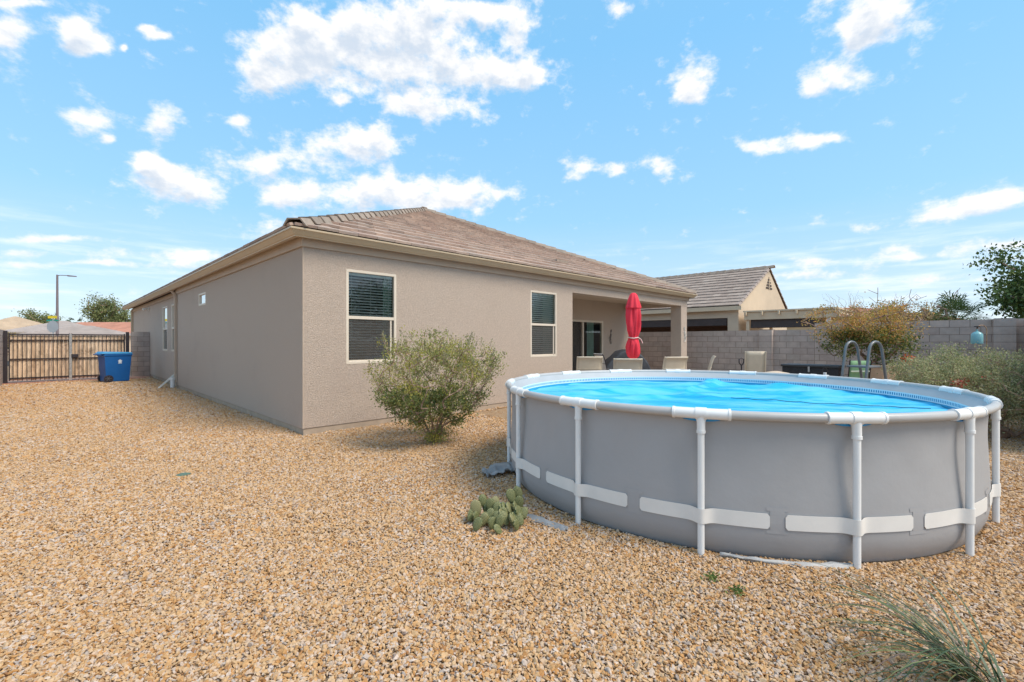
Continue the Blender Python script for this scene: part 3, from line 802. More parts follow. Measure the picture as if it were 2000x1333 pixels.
# downspout foot: pvc stub and splash boards
t = thing('drain_stub', 'short white plastic drain pipe at the foot of the downspout', 'pipe', (HX0-.12, yd-.02, 0))
mb = MB(); mb.lathe([(.06, 0), (.06, .24), (.075, .241), (.075, .31), (.055, .31), (.055, .2)], 20); mb.build('pipe', M_white, t, smooth=40)
t = thing('splash_board', 'pale grey channel board leaning on the side wall below the downspout', 'board', (HX0-.22, yd+.15, 0))
mb = MB(); mb.hexa([(-.28, -.08, 0), (-.22, -.12, 0), (-.18, .06, 0), (-.24, .10, 0), (.16, -.02, .42), (.21, -.06, .39), (.24, .10, .39), (.19, .14, .42)]); mb.build('channel', mat('pale_board', (.55, .52, .46), .8, .15, 8), t, bevel=.01)

# ------------------------------------------------------------------ block walls
blk = {}
def block_wall(name, label, p, d, length, courses, limit=300, zc=.203, step=None, start=0, thick=.15, stuff=False, coff=0):
    """p start, d unit direction; blocks proud of a recessed mortar core"""
    p = Vector(p); d = Vector(d); n = Vector((-d.y, d.x, 0))
    w = thing(name, label, 'wall', p, absolute=True)
    core = MB(); T = lambda a, b, z: p+d*a+n*b+Vector((0, 0, z))
    core.T = T; core.box(0, length, -thick/2+.005, thick/2-.005, -.05, courses*zc-.003); core.build('mortar_core', M_mortar, w)
    bl = .406
    L = []
    for c in range(courses):
        x = -(bl/2 if c % 2 else 0)
        while x < length:
            a, b = max(x, 0), min(x+bl, length)
            if b-a > .05: L.append((((T((a+b)/2, 0, c*zc))-Vector((0, 0, EYE))).length-c*.5, a, b, c))
            x += bl
    L.sort(); sb = MB(); rnd = random.Random(7); ang = math.atan2(d.y, d.x)
    if stuff: limit = 0
    for i, (_, a, b, c) in enumerate(L):
        j = .007; oz = rnd.uniform(-.0015, .0015)
        if i < limit:
            key = (round(b-a, 3), thick)
            if key not in blk:
                q = MB(); x = (b-a)/2-j; y = thick/2; e = .006
                q.hexa([(-x, -y, 0), (x, -y, 0), (x, y, 0), (-x, y, 0), (-x, -y, zc-2*j), (x, -y, zc-2*j), (x, y, zc-2*j), (-x, y, zc-2*j)])
                me = q.mesh('block'); me.materials.append(M_block); blk[key] = me
            piece('block', blk[key], w, T((a+b)/2, oz, c*zc+j), rot=(0, 0, ang))
        else:
            sb.T = T; sb.box(a+j, b-j, -thick/2, thick/2, c*zc+j, (c+1)*zc-j)
    if sb.v: sb.build('block', M_block, w, kind='stuff')
    return w
def pilaster(parent, x, y, h, s=.40, n=9):
    b = MB()
    for i in range(n):
        z = i*.203; b.box(x-s/2, x+s/2, y-s/2, y+s/2, z+.005, z+.197)
    b.build('pilaster', M_block, parent)
    b = MB(); b.box(x-s/2+.006, x+s/2-.006, y-s/2+.006, y+s/2-.006, 0, h-.01); b.build('pilaster_core', M_mortar, parent)
XW = 17.6
wfar = block_wall('block_wall', 'long grey concrete block wall behind the patio and pool, lower stretch', (XW, 3.6, 0), (0, 1, 0), 24, 9)
pilaster(wfar, XW-.06, 5.0, 9*.203+.03, n=9)
wnear = block_wall('block_wall', 'taller stretch of grey block wall behind the sage hedge at the right', (XW, -1.0, 0), (0, 1, 0), 4.6, 10)
pilaster(wnear, XW-.06, -.62, 10*.203+.02, n=10)
block_wall('block_wall', 'grey block wall running forward from the right rear corner of the yard', (9.0, -1.08, 0), (1, 0, 0), 8.5, 10, stuff=True)
block_wall('block_wall', 'short grey block wall piece joining the gate to the house', (2.24, 24.2, 0), (1, 0, 0), .60, 9)
block_wall('block_wall', 'weathered block wall at the left edge beside the gate', (-1.275, 14, 0), (0, 1, 0), 9.5, 9, limit=120)

# ------------------------------------------------------------------ gate
GY = 23.05; GX0, GX1 = -1.14, 2.03
gate = thing('yard_gate', 'double black metal yard gate backed with weathered cedar boards', 'gate', (GX0, GY, 0), absolute=True)
gm = (GX0+GX1)/2-.0
for x in (GX0, GX1):
    mb = MB(); mb.box(x-.05, x+.05, GY-.05, GY+.05, 0, 1.80); mb.build('gate_post', M_black, gate, bevel=.004)
pick = MB()
for a, b in ((GX0+.07, gm-.01), (gm+.01, GX1-.07)):
    mb = MB()
    for z0, z1 in ((1.66, 1.70), (1.47, 1.50), (.82, .85), (.16, .20)):
        mb.box(a, b, GY-.02, GY+.02, z0, z1)
    mb.box(a, a+.035, GY-.024, GY+.024, .10, 1.72); mb.box(b-.035, b, GY-.024, GY+.024, .10, 1.72)
    leaf = mb.build('gate_frame', M_black, gate)
    n = 14
    q = MB(); q.box(-.009, .009, -.009, .009, .08, 1.70); me = q.mesh('picket'); me.materials.append(M_black)
    for i in range(1, n): piece('picket', me, leaf, (a+(b-a)*i/n, GY-.031, 0))
    x = a+.01; rnd = random.Random(int(a*10))
    while x < b-.05:
        w_ = rnd.uniform(.085, .115)
        q = MB(); w_ = min(w_, b-x); y = GY+.035+rnd.uniform(0, .006)
        q.box(x+.003, x+w_-.003, y, y+.016, .09+rnd.uniform(0, .03), 1.63+rnd.uniform(-.02, .02)); q.build('board', M_wood, leaf)
        x += w_
    for z in (.35, 1.05):
        q = MB(); q.box(a+.02, b-.02, GY+.06, GY+.10, z, z+.09); q.build('board_rail', M_wood, leaf)
mb = MB(); mb.box(gm-.035, gm+.035, GY-.06, GY-.035, .04, 1.70); mb.build('drop_rod_plate', mat('galvanised', (.42, .40, .38), .4, .25, 14, metal=.4), gate)
mb = MB(); mb.box(gm+.02, gm+.20, GY-.09, GY-.036, .86, .98); mb.build('latch', M_black, gate, bevel=.01)
mb = MB(); mb.box(-1.5, 2.6, 22.85, 23.38, -.05, .022); props(mb.build('path', mat('red_border', (.42, .20, .14), .9, .2, 5)), kind='structure')

# ------------------------------------------------------------------ recycling bin
def wheelie(loc, rz):
    t = thing('recycling_bin', 'blue wheeled recycling bin standing in front of the gate', 'bin', loc, rz)
    def ring(hx, hy, z, x0=0): return [(x0-hx, -hy, z), (x0+hx, -hy, z), (x0+hx, hy, z), (x0-hx, hy, z)]
    b = MB(); rr = [ring(.345, .28, .03), ring(.35, .285, .16), ring(.40, .32, .92), ring(.42, .34, .93), ring(.42, .34, 1.0)]
    vs = [p for q in rr for p in q]
    b.add(vs, [(i*4+k, i*4+(k+1) % 4, (i+1)*4+(k+1) % 4, (i+1)*4+k) for i in range(4) for k in range(4)]+[(3, 2, 1, 0), (16, 17, 18, 19)])
    body = b.build('body', M_bin, t, bevel=.03)
    b = MB(); b.hexa([(-.50, -.36, 1.0), (.44, -.36, 1.0), (.44, .36, 1.0), (-.50, .36, 1.0), (-.40, -.32, 1.08), (.40, -.30, 1.05), (.40, .30, 1.05), (-.40, .32, 1.08)]); b.build('lid', M_binlid, t, bevel=.02)
    b = MB(); b.tube([(-.42, -.25, .95), (-.54, -.25, .98), (-.54, .25, .98), (-.42, .25, .95)], .017, 8); b.build('handle', M_bin, t, smooth=50)
    for y in (-.31, .31):
        b = MB(); b.tube([(-.28, y-.035, .13), (-.28, y+.035, .13)], .13, 24); w = b.build('wheel', M_black, t, smooth=40)
        b = MB(); s = -1 if y < 0 else 1
        for k in range(6):
            a = k*math.pi/3; b.tube([(-.30, y+s*.04, .14), (-.30+.10*math.cos(a), y+s*.04, .14+.10*math.sin(a))], .010, 6)
        b.tube([(-.30, y+s*.03, .14), (-.30, y+s*.05, .14)], .03, 12); b.build('hub', mat('wheel_hub', (.10, .10, .11), .5), w, smooth=40)
    # printed mark on the side: a house outline and two short rules
    b = MB(); b.T = lambda x, y, z: (x, -.333+y-(.92-z)*0, z) if False else (x, -(.285+(z-.16)*.0461)-.006, z)
    ox, oz = .05, .74
    pts = [(-.075, 0), (-.045, 0), (-.045, -.06), (.045, -.06), (.045, 0), (.075, 0), (0, .065)]
    b.add([(ox+x, 0, oz+z) for x, z in pts], [(0, 1, 2, 3, 4, 5, 6)])
    b.add([(ox-.055, 0, oz-.085), (ox+.055, 0, oz-.085), (ox+.055, 0, oz-.068), (ox-.055, 0, oz-.068)], [(0, 1, 2, 3)])
    b.build('printed_mark', mat('bin_print', (.7, .75, .8), .6, 0), body)
    return t
bin_ = wheelie(at(-14.15, 16.35), R(13)); bin_.scale = (.95, 1, 1)

# ------------------------------------------------------------------ the pool
pool = thing('frame_pool', 'round above ground frame pool with grey liner and white legs', 'pool', PC)
HR = .955; NJ = 15
ja = [math.atan2(*( (lambda v: (v.y, v.x))(Vector(((math.sin(R(t))+math.cos(R(t)))*S2, (math.sin(R(t))-math.cos(R(t)))*S2))))) for t in [222+24*k for k in range(NJ)]]
def near_leg(a):
    return min(abs((a-j+math.pi) % (2*math.pi)-math.pi) for j in ja)
prof = [(.955, -.030), (.93, -.038), (.88, -.046), (.80, -.048), (.68, -.046), (.55, -.040), (.42, -.032), (.32, -.026), (.24, -.024), (.16, -.026), (.09, -.038), (.04, -.060), (-.01, -.085)]
NA = 360
mb = MB(); vs = []; fs = []
for i, (z, dr) in enumerate(prof):
    for k in range(NA):
        a = 2*math.pi*k/NA; g_ = near_leg(a)/R(12)
        top = max(0, min(1, (z-.2)/.7))
        sag = .016*math.cos(g_*math.pi*.5)**2*top*0 - .011*top*(1-min(1, g_*2.6))**2*math.sin(min(1, z)*math.pi)*1.6
        r = PR+dr+sag+.010*math.sin(g_*math.pi/2)*top+.004*math.sin(a*37)*math.sin(z*9)*top
        vs.append((r*math.cos(a), r*math.sin(a), z))
for i in range(len(prof)-1):
    for k in range(NA):
        fs.append((i*NA+k, i*NA+(k+1) % NA, (i+1)*NA+(k+1) % NA, (i+1)*NA+k)[::-1])
mb.add(vs, fs); liner = mb.build('liner', M_liner, pool, smooth=80)
# inner liner: sleeve, printed mosaic band, blue wall
def inner(name, z0, z1, r0, r1, m):
    b = MB(); b.sheet(lambda u, v: ((r0+(r1-r0)*v)*math.cos(u*6.28318), (r0+(r1-r0)*v)*math.sin(u*6.28318), z0+(z1-z0)*v), 180, 1); return b.build(name, m, pool, smooth=80)
inner('inner_sleeve', .875, .95, PR-.105, PR-.03, mat('pale_sleeve', (.42, .44, .46), .5, .05, 3))
mm = bpy.data.materials.new('mosaic_print'); mm.use_nodes = True; nt = mm.node_tree; p = nt.nodes['Principled BSDF']
pos = nt.nodes.new('ShaderNodeNewGeometry').outputs['Position']
dv = vm(nt, 'SUBTRACT', pos, tuple(PC)); sp = nt.nodes.new('ShaderNodeSeparateXYZ'); nt.links.new(dv, sp.inputs[0])
an = mth(nt, 'ARCTAN2', sp.outputs[1], sp.outputs[0])
fx = mth(nt, 'FRACT', mth(nt, 'MULTIPLY', an, PR/.032)); fzz = mth(nt, 'FRACT', mth(nt, 'DIVIDE', mth(nt, 'SUBTRACT', sp.outputs[2], .825), .055))
inx = mth(nt, 'COMPARE', fx, .5, .27); inz = mth(nt, 'COMPARE', fzz, .5, .25)
c = mixc(nt, mth(nt, 'MULTIPLY', inx, inz), (.72, .84, .88), (.03, .25, .45)); nt.links.new(c, p.inputs['Base Color']); p.inputs['Roughness'].default_value = .5
inner('mosaic_band', .825, .88, PR-.108, PR-.108, mm)
inner('inner_wall', .62, .826, PR-.115, PR-.11, mat('pool_blue', (.03, .36, .62), .5, .1, 3))
# solar cover
def cov(u, v):
    r = (PR-.125)*math.sqrt(u) if False else (PR-.125)*u
    a = v*2*math.pi; x, y = r*math.cos(a), r*math.sin(a)
    return x, y
mb = MB(); NR, NT = 110, 360; vs = [(0, 0, 0)]; fs = []
def covz(x, y):
    # camera-side frame of the folds is just the yard diagonal
    l = (x-y)*S2; q = (x+y)*S2
    P = Vector((x*1.1, y*1.1, 0))
    z = .80+.012*noise.noise(P*1.3)+.006*noise.noise(P*4)
    # long soft ridges
    def ridge(l0, q0, l1, q1, w, h):
        ax, ay = l1-l0, q1-q0; L2 = ax*ax+ay*ay
        t = max(0, min(1, ((l-l0)*ax+(q-q0)*ay)/L2)); dx, dy = l-l0-ax*t, q-q0-ay*t
        wob = .06*noise.noise(Vector((l*2.2, q*2.2, l0*3)))
        d = math.hypot(dx, dy)+wob
        e = math.sin(math.pi*min(max(t, .04), .96))**.5
        return h*math.exp(-(d/w)**2)*e
    z += ridge(-1.6, .35, .35, .75, .09, .07)+ridge(-.1, .45, .9, 1.75, .07, .055)+ridge(.2, 1.5, 1.2, 1.45, .08, .06)+ridge(-1.7, 1.1, -.2, .9, .07, .05)+ridge(-1.2, -.1, .5, .25, .06, .04)
    z += ridge(.2, .75, 2.0, .15, .09, .05)+ridge(-.7, 1.5, .2, 1.0, .08, .04)+ridge(-1.9, .2, -1.2, -.5, .1, .05)
    z += ridge(.6, .2, 1.8, -.5, .05, .03)+ridge(-.2, .1, 1.2, -.4, .05, .03)+ridge(.9, 1.3, 2.0, .7, .08, .045)+ridge(1.2, 1.0, 1.9, 1.1, .12, .05)
    z += .016*(.3-abs(noise.noise(Vector((l*1.6+3+q, q*5-l*1.5, 4)))))+.008*(.3-abs(noise.noise(Vector((l*3.5-q*2, q*9, 9)))))+.012*(.3-abs(noise.noise(Vector((l*2.0-q*3, q*4+l*3, 19)))))
    return z
for i in range(1, NR+1):
    for k in range(NT):
        a = 2*math.pi*k/NT; r = (PR-.118)*i/NR; x, y = r*math.cos(a), r*math.sin(a)
        z = covz(x, y)
        if i == NR: z += .03*max(0, noise.noise(Vector((x*2, y*2, 5))))
        vs.append((x, y, z))
vs[0] = (0, 0, covz(0, 0))
for k in range(NT): fs.append((0, 1+k, 1+(k+1) % NT))
for i in range(NR-1):
    for k in range(NT): fs.append((1+i*NT+k, 1+(i+1)*NT+k, 1+(i+1)*NT+(k+1) % NT, 1+i*NT+(k+1) % NT))
mb.add(vs, fs)
mc = bpy.data.materials.new('bubble_cover'); mc.use_nodes = True; nt = mc.node_tree; p = nt.nodes['Principled BSDF']
pr_ = nt.nodes.new('ShaderNodeNewGeometry').outputs['Position']
cx_ = nt.nodes.new('ShaderNodeCombineXYZ')
nt.links.new(mth(nt, 'MULTIPLY', vm(nt, 'DOT_PRODUCT', pr_, (S2, -S2, 0), out=1), .55), cx_.inputs[0])
nt.links.new(mth(nt, 'MULTIPLY', vm(nt, 'DOT_PRODUCT', pr_, (S2+.2, S2-.2, 0), out=1), 2.6), cx_.inputs[1])
n_ = nt.nodes.new('ShaderNodeTexNoise'); n_.inputs['Scale'].default_value = 1.5; n_.inputs['Detail'].default_value = 5; n_.inputs['Distortion'].default_value = .8; nt.links.new(cx_.outputs[0], n_.inputs['Vector'])
n = n_.outputs['Fac']
c = ramp(nt, n, [(.34, (.008, .34, .68)), (.44, (.015, .42, .76)), (.52, (.07, .50, .78)), (.66, (.15, .56, .80))])  # paler bands paint the sheen of the wrinkled plastic into the colour
pos = nt.nodes.new('ShaderNodeNewGeometry').outputs['Position']
v = nt.nodes.new('ShaderNodeTexVoronoi'); v.inputs['Scale'].default_value = 75; v.inputs['Randomness'].default_value = .25; nt.links.new(pos, v.inputs['Vector'])
b1 = bump(nt, v.outputs['Distance'], .55, .004); nt.nodes[-1].invert = True
b2 = bump(nt, texn(nt, 9, 6, .65, 1.5), .35, .02, b1)
nt.links.new(b2, p.inputs['Normal']); nt.links.new(c, p.inputs['Base Color']); p.inputs['Roughness'].default_value = .42; p.inputs['Specular IOR Level'].default_value = .25
cover_o = mb.build('solar_cover', mc, None, smooth=80)
cover_o.location = Vector(cover_o.location)+PC; OFF[cover_o] = Vector(cover_o.location)
props(cover_o, 'blue bubble solar cover floating wrinkled on the pool water', 'pool cover')
# seam line across the cover
mb = MB(); path = []
for i in range(40):
    t = .46+.54*i/39; l = -1.1+t*2.9; q = .55-1.35*t; x, y = (q+l)*S2, (q-l)*S2
    path.append((PC.x+x, PC.y+y, covz(x, y)+.004))
OFF_c = OFF[cover_o]
mb.tube(path, .0035, 5); mb.build('seam', mat('seam_dark', (.02, .12, .22), .5), cover_o, smooth=60)
# rail pieces, joints, legs, belts
jm = {}
def local_ring(name, r0, half, tube_r, n=14, lips=False):
    """arc piece centred on angle 0"""
    b = MB(); pts = [(r0*math.cos(t), r0*math.sin(t), HR) for t in np.linspace(-half, half, n)]
    b.tube(pts, tube_r, 14); return b
for i, a in enumerate(ja):
    rot = Matrix.Rotation(a, 4, 'Z')
    if not jm:
        b = local_ring('rail', PR, R(12)-.030, .031); me = b.mesh('rail', smooth=50); me.materials.append(M_rail); jm['rail'] = me
        b = local_ring('joint', PR, .080, .037, 10)
        b.tube([(PR*math.cos(t), PR*math.sin(t), HR) for t in (-.082, -.075)], .041, 14); b.tube([(PR*math.cos(t), PR*math.sin(t), HR) for t in (.075, .082)], .041, 14)
        b.tube([(PR*math.cos(t), PR*math.sin(t), HR) for t in (-.016, 0, .016)], .042, 14)
        b.tube([(PR, 0, HR-.01), (PR+.006, 0, HR-.06), (PR+.008, 0, HR-.12)], [.036, .028, .027], 14)
        b.tube([(PR+.008, 0, HR-.112), (PR+.008, 0, HR-.132)], .030, 14)
        me = b.mesh('tee_joint', smooth=40); me.materials.append(M_white); jm['joint'] = me
        b = MB(); b.tube([(PR+.008, 0, -.03), (PR+.008, 0, HR-.12)], .0225, 16); me = b.mesh('leg', smooth=50); me.materials.append(M_white); jm['leg'] = me
        b = MB(); b.sheet(lambda u, v: ((PR-.02-.012*math.sin(v*3))*math.cos(-.062+.124*u), (PR-.02)*math.sin(-.062+.124*u), HR-.03-.028*v*math.sin(math.pi*u)**.4), 12, 3); me = b.mesh('blue_flap'); me.materials.append(M_blueflap); jm['flap'] = me
        # belt with rounded ends, riding over the leg
        b = MB(); nb = 60; hb = R(12)-.021; zc, hh = .262, .050
        vs = []; 
        for k in range(nb+1):
            t = -hb+2*hb*k/nb; e = min(t+hb, hb-t)*PR; cr = .018
            h2 = hh if e > cr else hh-cr+math.sqrt(max(0, cr*cr-(cr-e)**2))
            rr = PR-.0195+.053*math.exp(-(t*PR/.050)**2)
            for z in (zc-h2, zc+h2): vs += [(rr*math.cos(t), rr*math.sin(t), z), ((rr+.003)*math.cos(t), (rr+.003)*math.sin(t), z)]
        fs = []
        for k in range(nb):
            q = k*4; w_ = q+4
            fs += [(q+1, w_+1, w_+3, q+3), (q, q+2, w_+2, w_), (q+2, q+3, w_+3, w_+2), (q, w_, w_+1, q+1)]
        fs += [(0, 1, 3, 2), (nb*4, nb*4+2, nb*4+3, nb*4+1)]
        b.add(vs, fs); me = b.mesh('belt', smooth=50); me.materials.append(M_belt); jm['belt'] = me
        # welded patch between belts
        b = MB()
        lr = lambda z: PR+float(np.interp(z, [.16, .24, .32, .42], [-.026, -.024, -.026, -.032]))+.010*max(0, (z-.2)/.7)+.0025
        for (t0, t1, z0, z1) in ((-.020, .020, .205, .33), (-.030, .030, .33, .355), (-.030, .030, .18, .205)):
            b.sheet(lambda u, v: (lr(z0+(z1-z0)*v)*math.cos(t0+(t1-t0)*u), lr(z0+(z1-z0)*v)*math.sin(t0+(t1-t0)*u), z0+(z1-z0)*v), 4, 6)
        me = b.mesh('belt_patch'); me.materials.append(M_liner); jm['patch'] = me
    for nm, key in (('tee_joint', 'joint'), ('leg', 'leg'), ('blue_flap', 'flap'), ('belt', 'belt')):
        o = piece(nm, jm[key], pool, (0, 0, 0), rot=(0, 0, a))
    piece('rail', jm['rail'], pool, (0, 0, 0), rot=(0, 0, a+R(12)))
    piece('belt_patch', jm['patch'], pool, (0, 0, 0), rot=(0, 0, a+R(12)))
# ground cloth scraps
def scrap(name, label, pts, m, h=.03, seed=0, sag=.02):
    """crumpled cloth following a centre line of (x, y, width)"""
    b = MB(); n = len(pts)-1
    def fn(u, v):
        i = min(int(u*n), n-1); f = u*n-i; a, c = pts[i], pts[i+1]
        x = a[0]+(c[0]-a[0])*f; y = a[1]+(c[1]-a[1])*f; w_ = a[2]+(c[2]-a[2])*f
        d = Vector((c[0]-a[0], c[1]-a[1])).normalized(); nx, ny = -d.y, d.x
        k = (v-.5)*w_*(1+.5*noise.noise(Vector((u*7, seed, 0))))
        return (x+nx*k, y+ny*k, h+sag*noise.noise(Vector((u*9+seed, v*5, 1)))+.012*math.sin(v*9+u*5))
    b.sheet(fn, 30, 8); o = b.build(name, m, None, smooth=60, solid=.003)
    return props(o, label, 'cloth')
pa = lambda deg, r: (PC.x+r*math.cos(deg), PC.y+r*math.sin(deg))
def lp(l, z, w): q = at(l, z); return (q.x, q.y, w)
scrap('ground_cloth', 'blue grey ground cloth crumpled out from under the pool beside the bush', [lp(-.26, 4.86, .10), lp(-.18, 5.02, .30), lp(-.05, 5.18, .34), lp(.06, 5.2, .30)], M_tarp, .035, 2, .05)
scrap('ground_cloth', 'thin grey strip of ground cloth showing by the cactus', [lp(-.15, 4.12, .05), lp(.02, 3.92, .10), lp(.22, 3.72, .10), lp(.42, 3.52, .05)], M_tarp, .004, 5, .02)
scrap('ground_cloth', 'pale ground cloth edge under the front of the pool', [lp(1.40, 3.09, .03), lp(1.65, 3.0, .05), lp(1.95, 2.945, .09), lp(2.18, 2.94, .03)], M_tarp_l, .010, 8, .010)

# pool ladder: an A-frame straddling the far rim
dirc = at(math.cos(R(20)), math.sin(R(20))); az = math.atan2(dirc.y, dirc.x)
ladder = thing('pool_ladder', 'grey steel A-frame pool ladder with two looped handrails over the far rim', 'ladder', (PC.x+dirc.x*(PR+.36), PC.y+dirc.y*(PR+.36), 0), az)
for y in (-.15, .15):
    P = [(-.30, y, .30), (-.14, y, 1.22)]+[(.0+.125*-math.cos(t), y, 1.31+.13*math.sin(t)) for t in np.linspace(.15, math.pi-.15, 9)]+[(.15, y, 1.20), (.40, y, .0)]
    b = MB(); b.tube(P, .018, 12); b.build('handrail', M_steel, ladder, smooth=50)
for x, zt_ in ((.0, 1.06),):
    b = MB(); b.box(-.12, .13, -.14, .14, 1.10, 1.125); b.build('platform', M_steel, ladder, bevel=.006)
for k, z in enumerate((.28, .54, .80)):
    x = .40-.25*z/1.2
    b = MB(); b.box(x-.04, x+.04, -.14, .14, z, z+.035); b.build('rung', M_steel, ladder, bevel=.006)

# ------------------------------------------------------------------ plants
def grow(base, targets, seg=.09, r0=.03, rtip=.003, wob=.25, seed=0, trunk=None, stems=()):
    rs = np.random.RandomState(seed); base = np.array(base, float)
    N = [base]; par = [-1]
    if trunk is not None:
        for tpt in trunk: N.append(np.array(tpt, float)); par.append(len(N)-2)
    for st_ in stems:
        last = 0
        for tpt in st_: N.append(np.array(tpt, float)); par.append(last); last = len(N)-1
    T = sorted([np.array(t, float) for t in targets], key=lambda t: np.linalg.norm(t-base))
    tips = []
    A = np.array(N)
    for t in T:
        A = np.array(N)
        d = np.linalg.norm(A-t, axis=1)+.35*np.maximum(0, A[:, 2]-t[2]+.05)*3
        j = int(np.argmin(d)); p = A[j]; L = np.linalg.norm(t-p)
        k = max(1, int(L/seg)); prev = j; sag = rs.normal(0, wob*seg, 3)
        for s in range(1, k+1):
            f = s/k; q = p+(t-p)*f+sag*math.sin(f*math.pi)*1.5+rs.normal(0, wob*seg*.4, 3)*(s < k)
            q[2] += .10*L*math.sin(f*math.pi)*-.4
            N.append(q); par.append(prev); prev = len(N)-1
        tips.append(prev)
    N = np.array(N); n = len(N); w = np.zeros(n)
    ch = [0]*n
    for i in range(1, n): ch[par[i]] += 1
    w[[i for i in range(n) if ch[i] == 0]] = 1
    for i in range(n-1, 0, -1): w[par[i]] += w[i]
    r = rtip+(r0-rtip)*(w/w.max())**.5
    return N, par, r, tips
def branches_mb(N, par, r, sides=5):
    b = MB()
    for i in range(1, len(N)):
        b.tube([N[par[i]], N[i]], [max(r[i], min(r[par[i]], r[i]*1.4)), r[i]], sides if r[i] > .006 else 3, caps=False)
    return b
def leaves_mesh(name, centers, count, spread, size, m, parent, seed=0, aspect=.45, up=.3, outward=None, label=None, ref=None, fold=.25, tri=False):
    """small folded leaves scattered round the given points"""
    rs = np.random.RandomState(seed); C = np.array(centers)
    idx = rs.randint(0, len(C), count)
    P = C[idx]+rs.normal(0, 1, (count, 3))*np.array(spread)
    d = rs.normal(0, 1, (count, 3)); d[:, 2] += up
    if ref is not None: o = P-np.array(ref); o /= np.linalg.norm(o, axis=1)[:, None]+1e-6; d += o*1.1
    d /= np.linalg.norm(d, axis=1)[:, None]
    s = np.cross(d, rs.normal(0, 1, (count, 3))); s /= np.linalg.norm(s, axis=1)[:, None]
    nn = np.cross(d, s)
    L = size*rs.uniform(.6, 1.35, count)[:, None]; W = L*aspect
    v0 = P; v1 = P+d*L*.5+s*W*.5+nn*L*fold*.3; v2 = P+d*L; v3 = P+d*L*.5-s*W*.5+nn*L*fold*.3
    V = np.stack([v0, v1, v2, v3], 1).reshape(-1, 3)
    c = Vector(((V.min(0)+V.max(0))/2).tolist())
    me = bpy.data.meshes.new(name); me.vertices.add(len(V)); me.vertices.foreach_set('co', (V-np.array(c)).astype('f').ravel())
    me.loops.add(count*4); me.polygons.add(count)
    me.loops.foreach_set('vertex_index', np.arange(count*4, dtype='i')); me.polygons.foreach_set('loop_start', np.arange(0, count*4, 4, dtype='i'))
    me.update(calc_edges=True); me.materials.append(m)
    o = bpy.data.objects.new(name, me); COL.objects.link(o); o.parent = parent; o.location = c-OFF[parent]; OFF[o] = c
    if label: o['label'] = label
    return o
def blob_targets(n, center, radii, seed, shell=.35, zmin=None, rough=.25, flt=None):
    rs = np.random.RandomState(seed); out = []
    while len(out) < n:
        d = rs.normal(0, 1, 3); d /= np.linalg.norm(d)
        k = (shell+(1-shell)*rs.uniform())**.6
        k *= 1+rough*noise.noise(Vector((d*1.8+seed).tolist()))*2
        p = np.array(center)+d*np.array(radii)*k
        if zmin is not None and p[2] < zmin: continue
        if flt and not flt(p): continue
        out.append(p)
    return out

# sage bush against the house
bp = at(-.783*EYE, 4.525*EYE)
bush = thing('sage_bush', 'open twiggy green and yellow sage bush in front of the house wall', 'bush', bp)
def flt(p):
    r = math.hypot(p[0], p[1]); return r < .08+.98*p[2]**.9 and p[2] < 1.6-.30*r**2
tg = blob_targets(520, (.08, -.08, .92), (1.0, 1.0, .66), 4, .30, .18, .2, flt)
stm = []
rs = random.Random(2)
for k in range(8):
    a = k*math.pi/4+rs.uniform(-.3, .3); o = rs.uniform(.55, .9)
    stm.append([(math.cos(a)*(.03+o*h_*1.0*(.55+.45*h_))+rs.uniform(-.02, .02), math.sin(a)*(.03+o*h_*(.55+.45*h_))+rs.uniform(-.02, .02), h_) for h_ in (.07, .15, .24, .34, .45, .57, .70)])
N, par, r, tips = grow((0, 0, -.03), tg, .07, .034, .0022, .3, 4, stems=stm)
branches_mb(N, par, r).build('branches', M_bark, bush, smooth=60)
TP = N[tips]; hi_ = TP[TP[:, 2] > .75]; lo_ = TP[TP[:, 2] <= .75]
leaves_mesh('foliage', TP, 18500, (.045, .045, .042), .028, M_leaf_sage, bush, 1, .5, .5, ref=(0, 0, .3))
leaves_mesh('foliage', [(.0, -.02, .08), (-.06, -.1, .12), (.12, -.1, .14), (-.2, 0, .3), (.2, .1, .3)], 1500, (.07, .07, .06), .03, M_leaf_sage, bush, 21, .55, .3)
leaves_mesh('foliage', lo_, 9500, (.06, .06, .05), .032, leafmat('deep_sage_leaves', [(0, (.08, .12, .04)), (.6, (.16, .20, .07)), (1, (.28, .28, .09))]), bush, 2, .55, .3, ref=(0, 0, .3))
# upright sprigs on top
b = MB(); rs = random.Random(3); sp_ = []
for i in range(260):
    p = TP[rs.randrange(len(TP))]
    if p[2] < .85: continue
    q = Vector(p)+Vector((rs.uniform(-.05, .05), rs.uniform(-.05, .05), 0)); o = Vector((q.x*.25, q.y*.25, .7)).normalized()
    e = q+o*rs.uniform(.07, .17); b.tube([q, e], [.002, .0012], 3, caps=False)
    for k in range(7): sp_.append(q+(e-q)*(.3+.7*k/6))
b.build('sprigs', M_bark, bush)
leaves_mesh('foliage', np.array([list(x) for x in sp_]), 5200, (.006, .006, .006), .019, leafmat('sprig_leaves', [(0, (.24, .26, .12)), (.5, (.34, .34, .18)), (1, (.42, .32, .22))]), bush, 5, .5, 1.2)

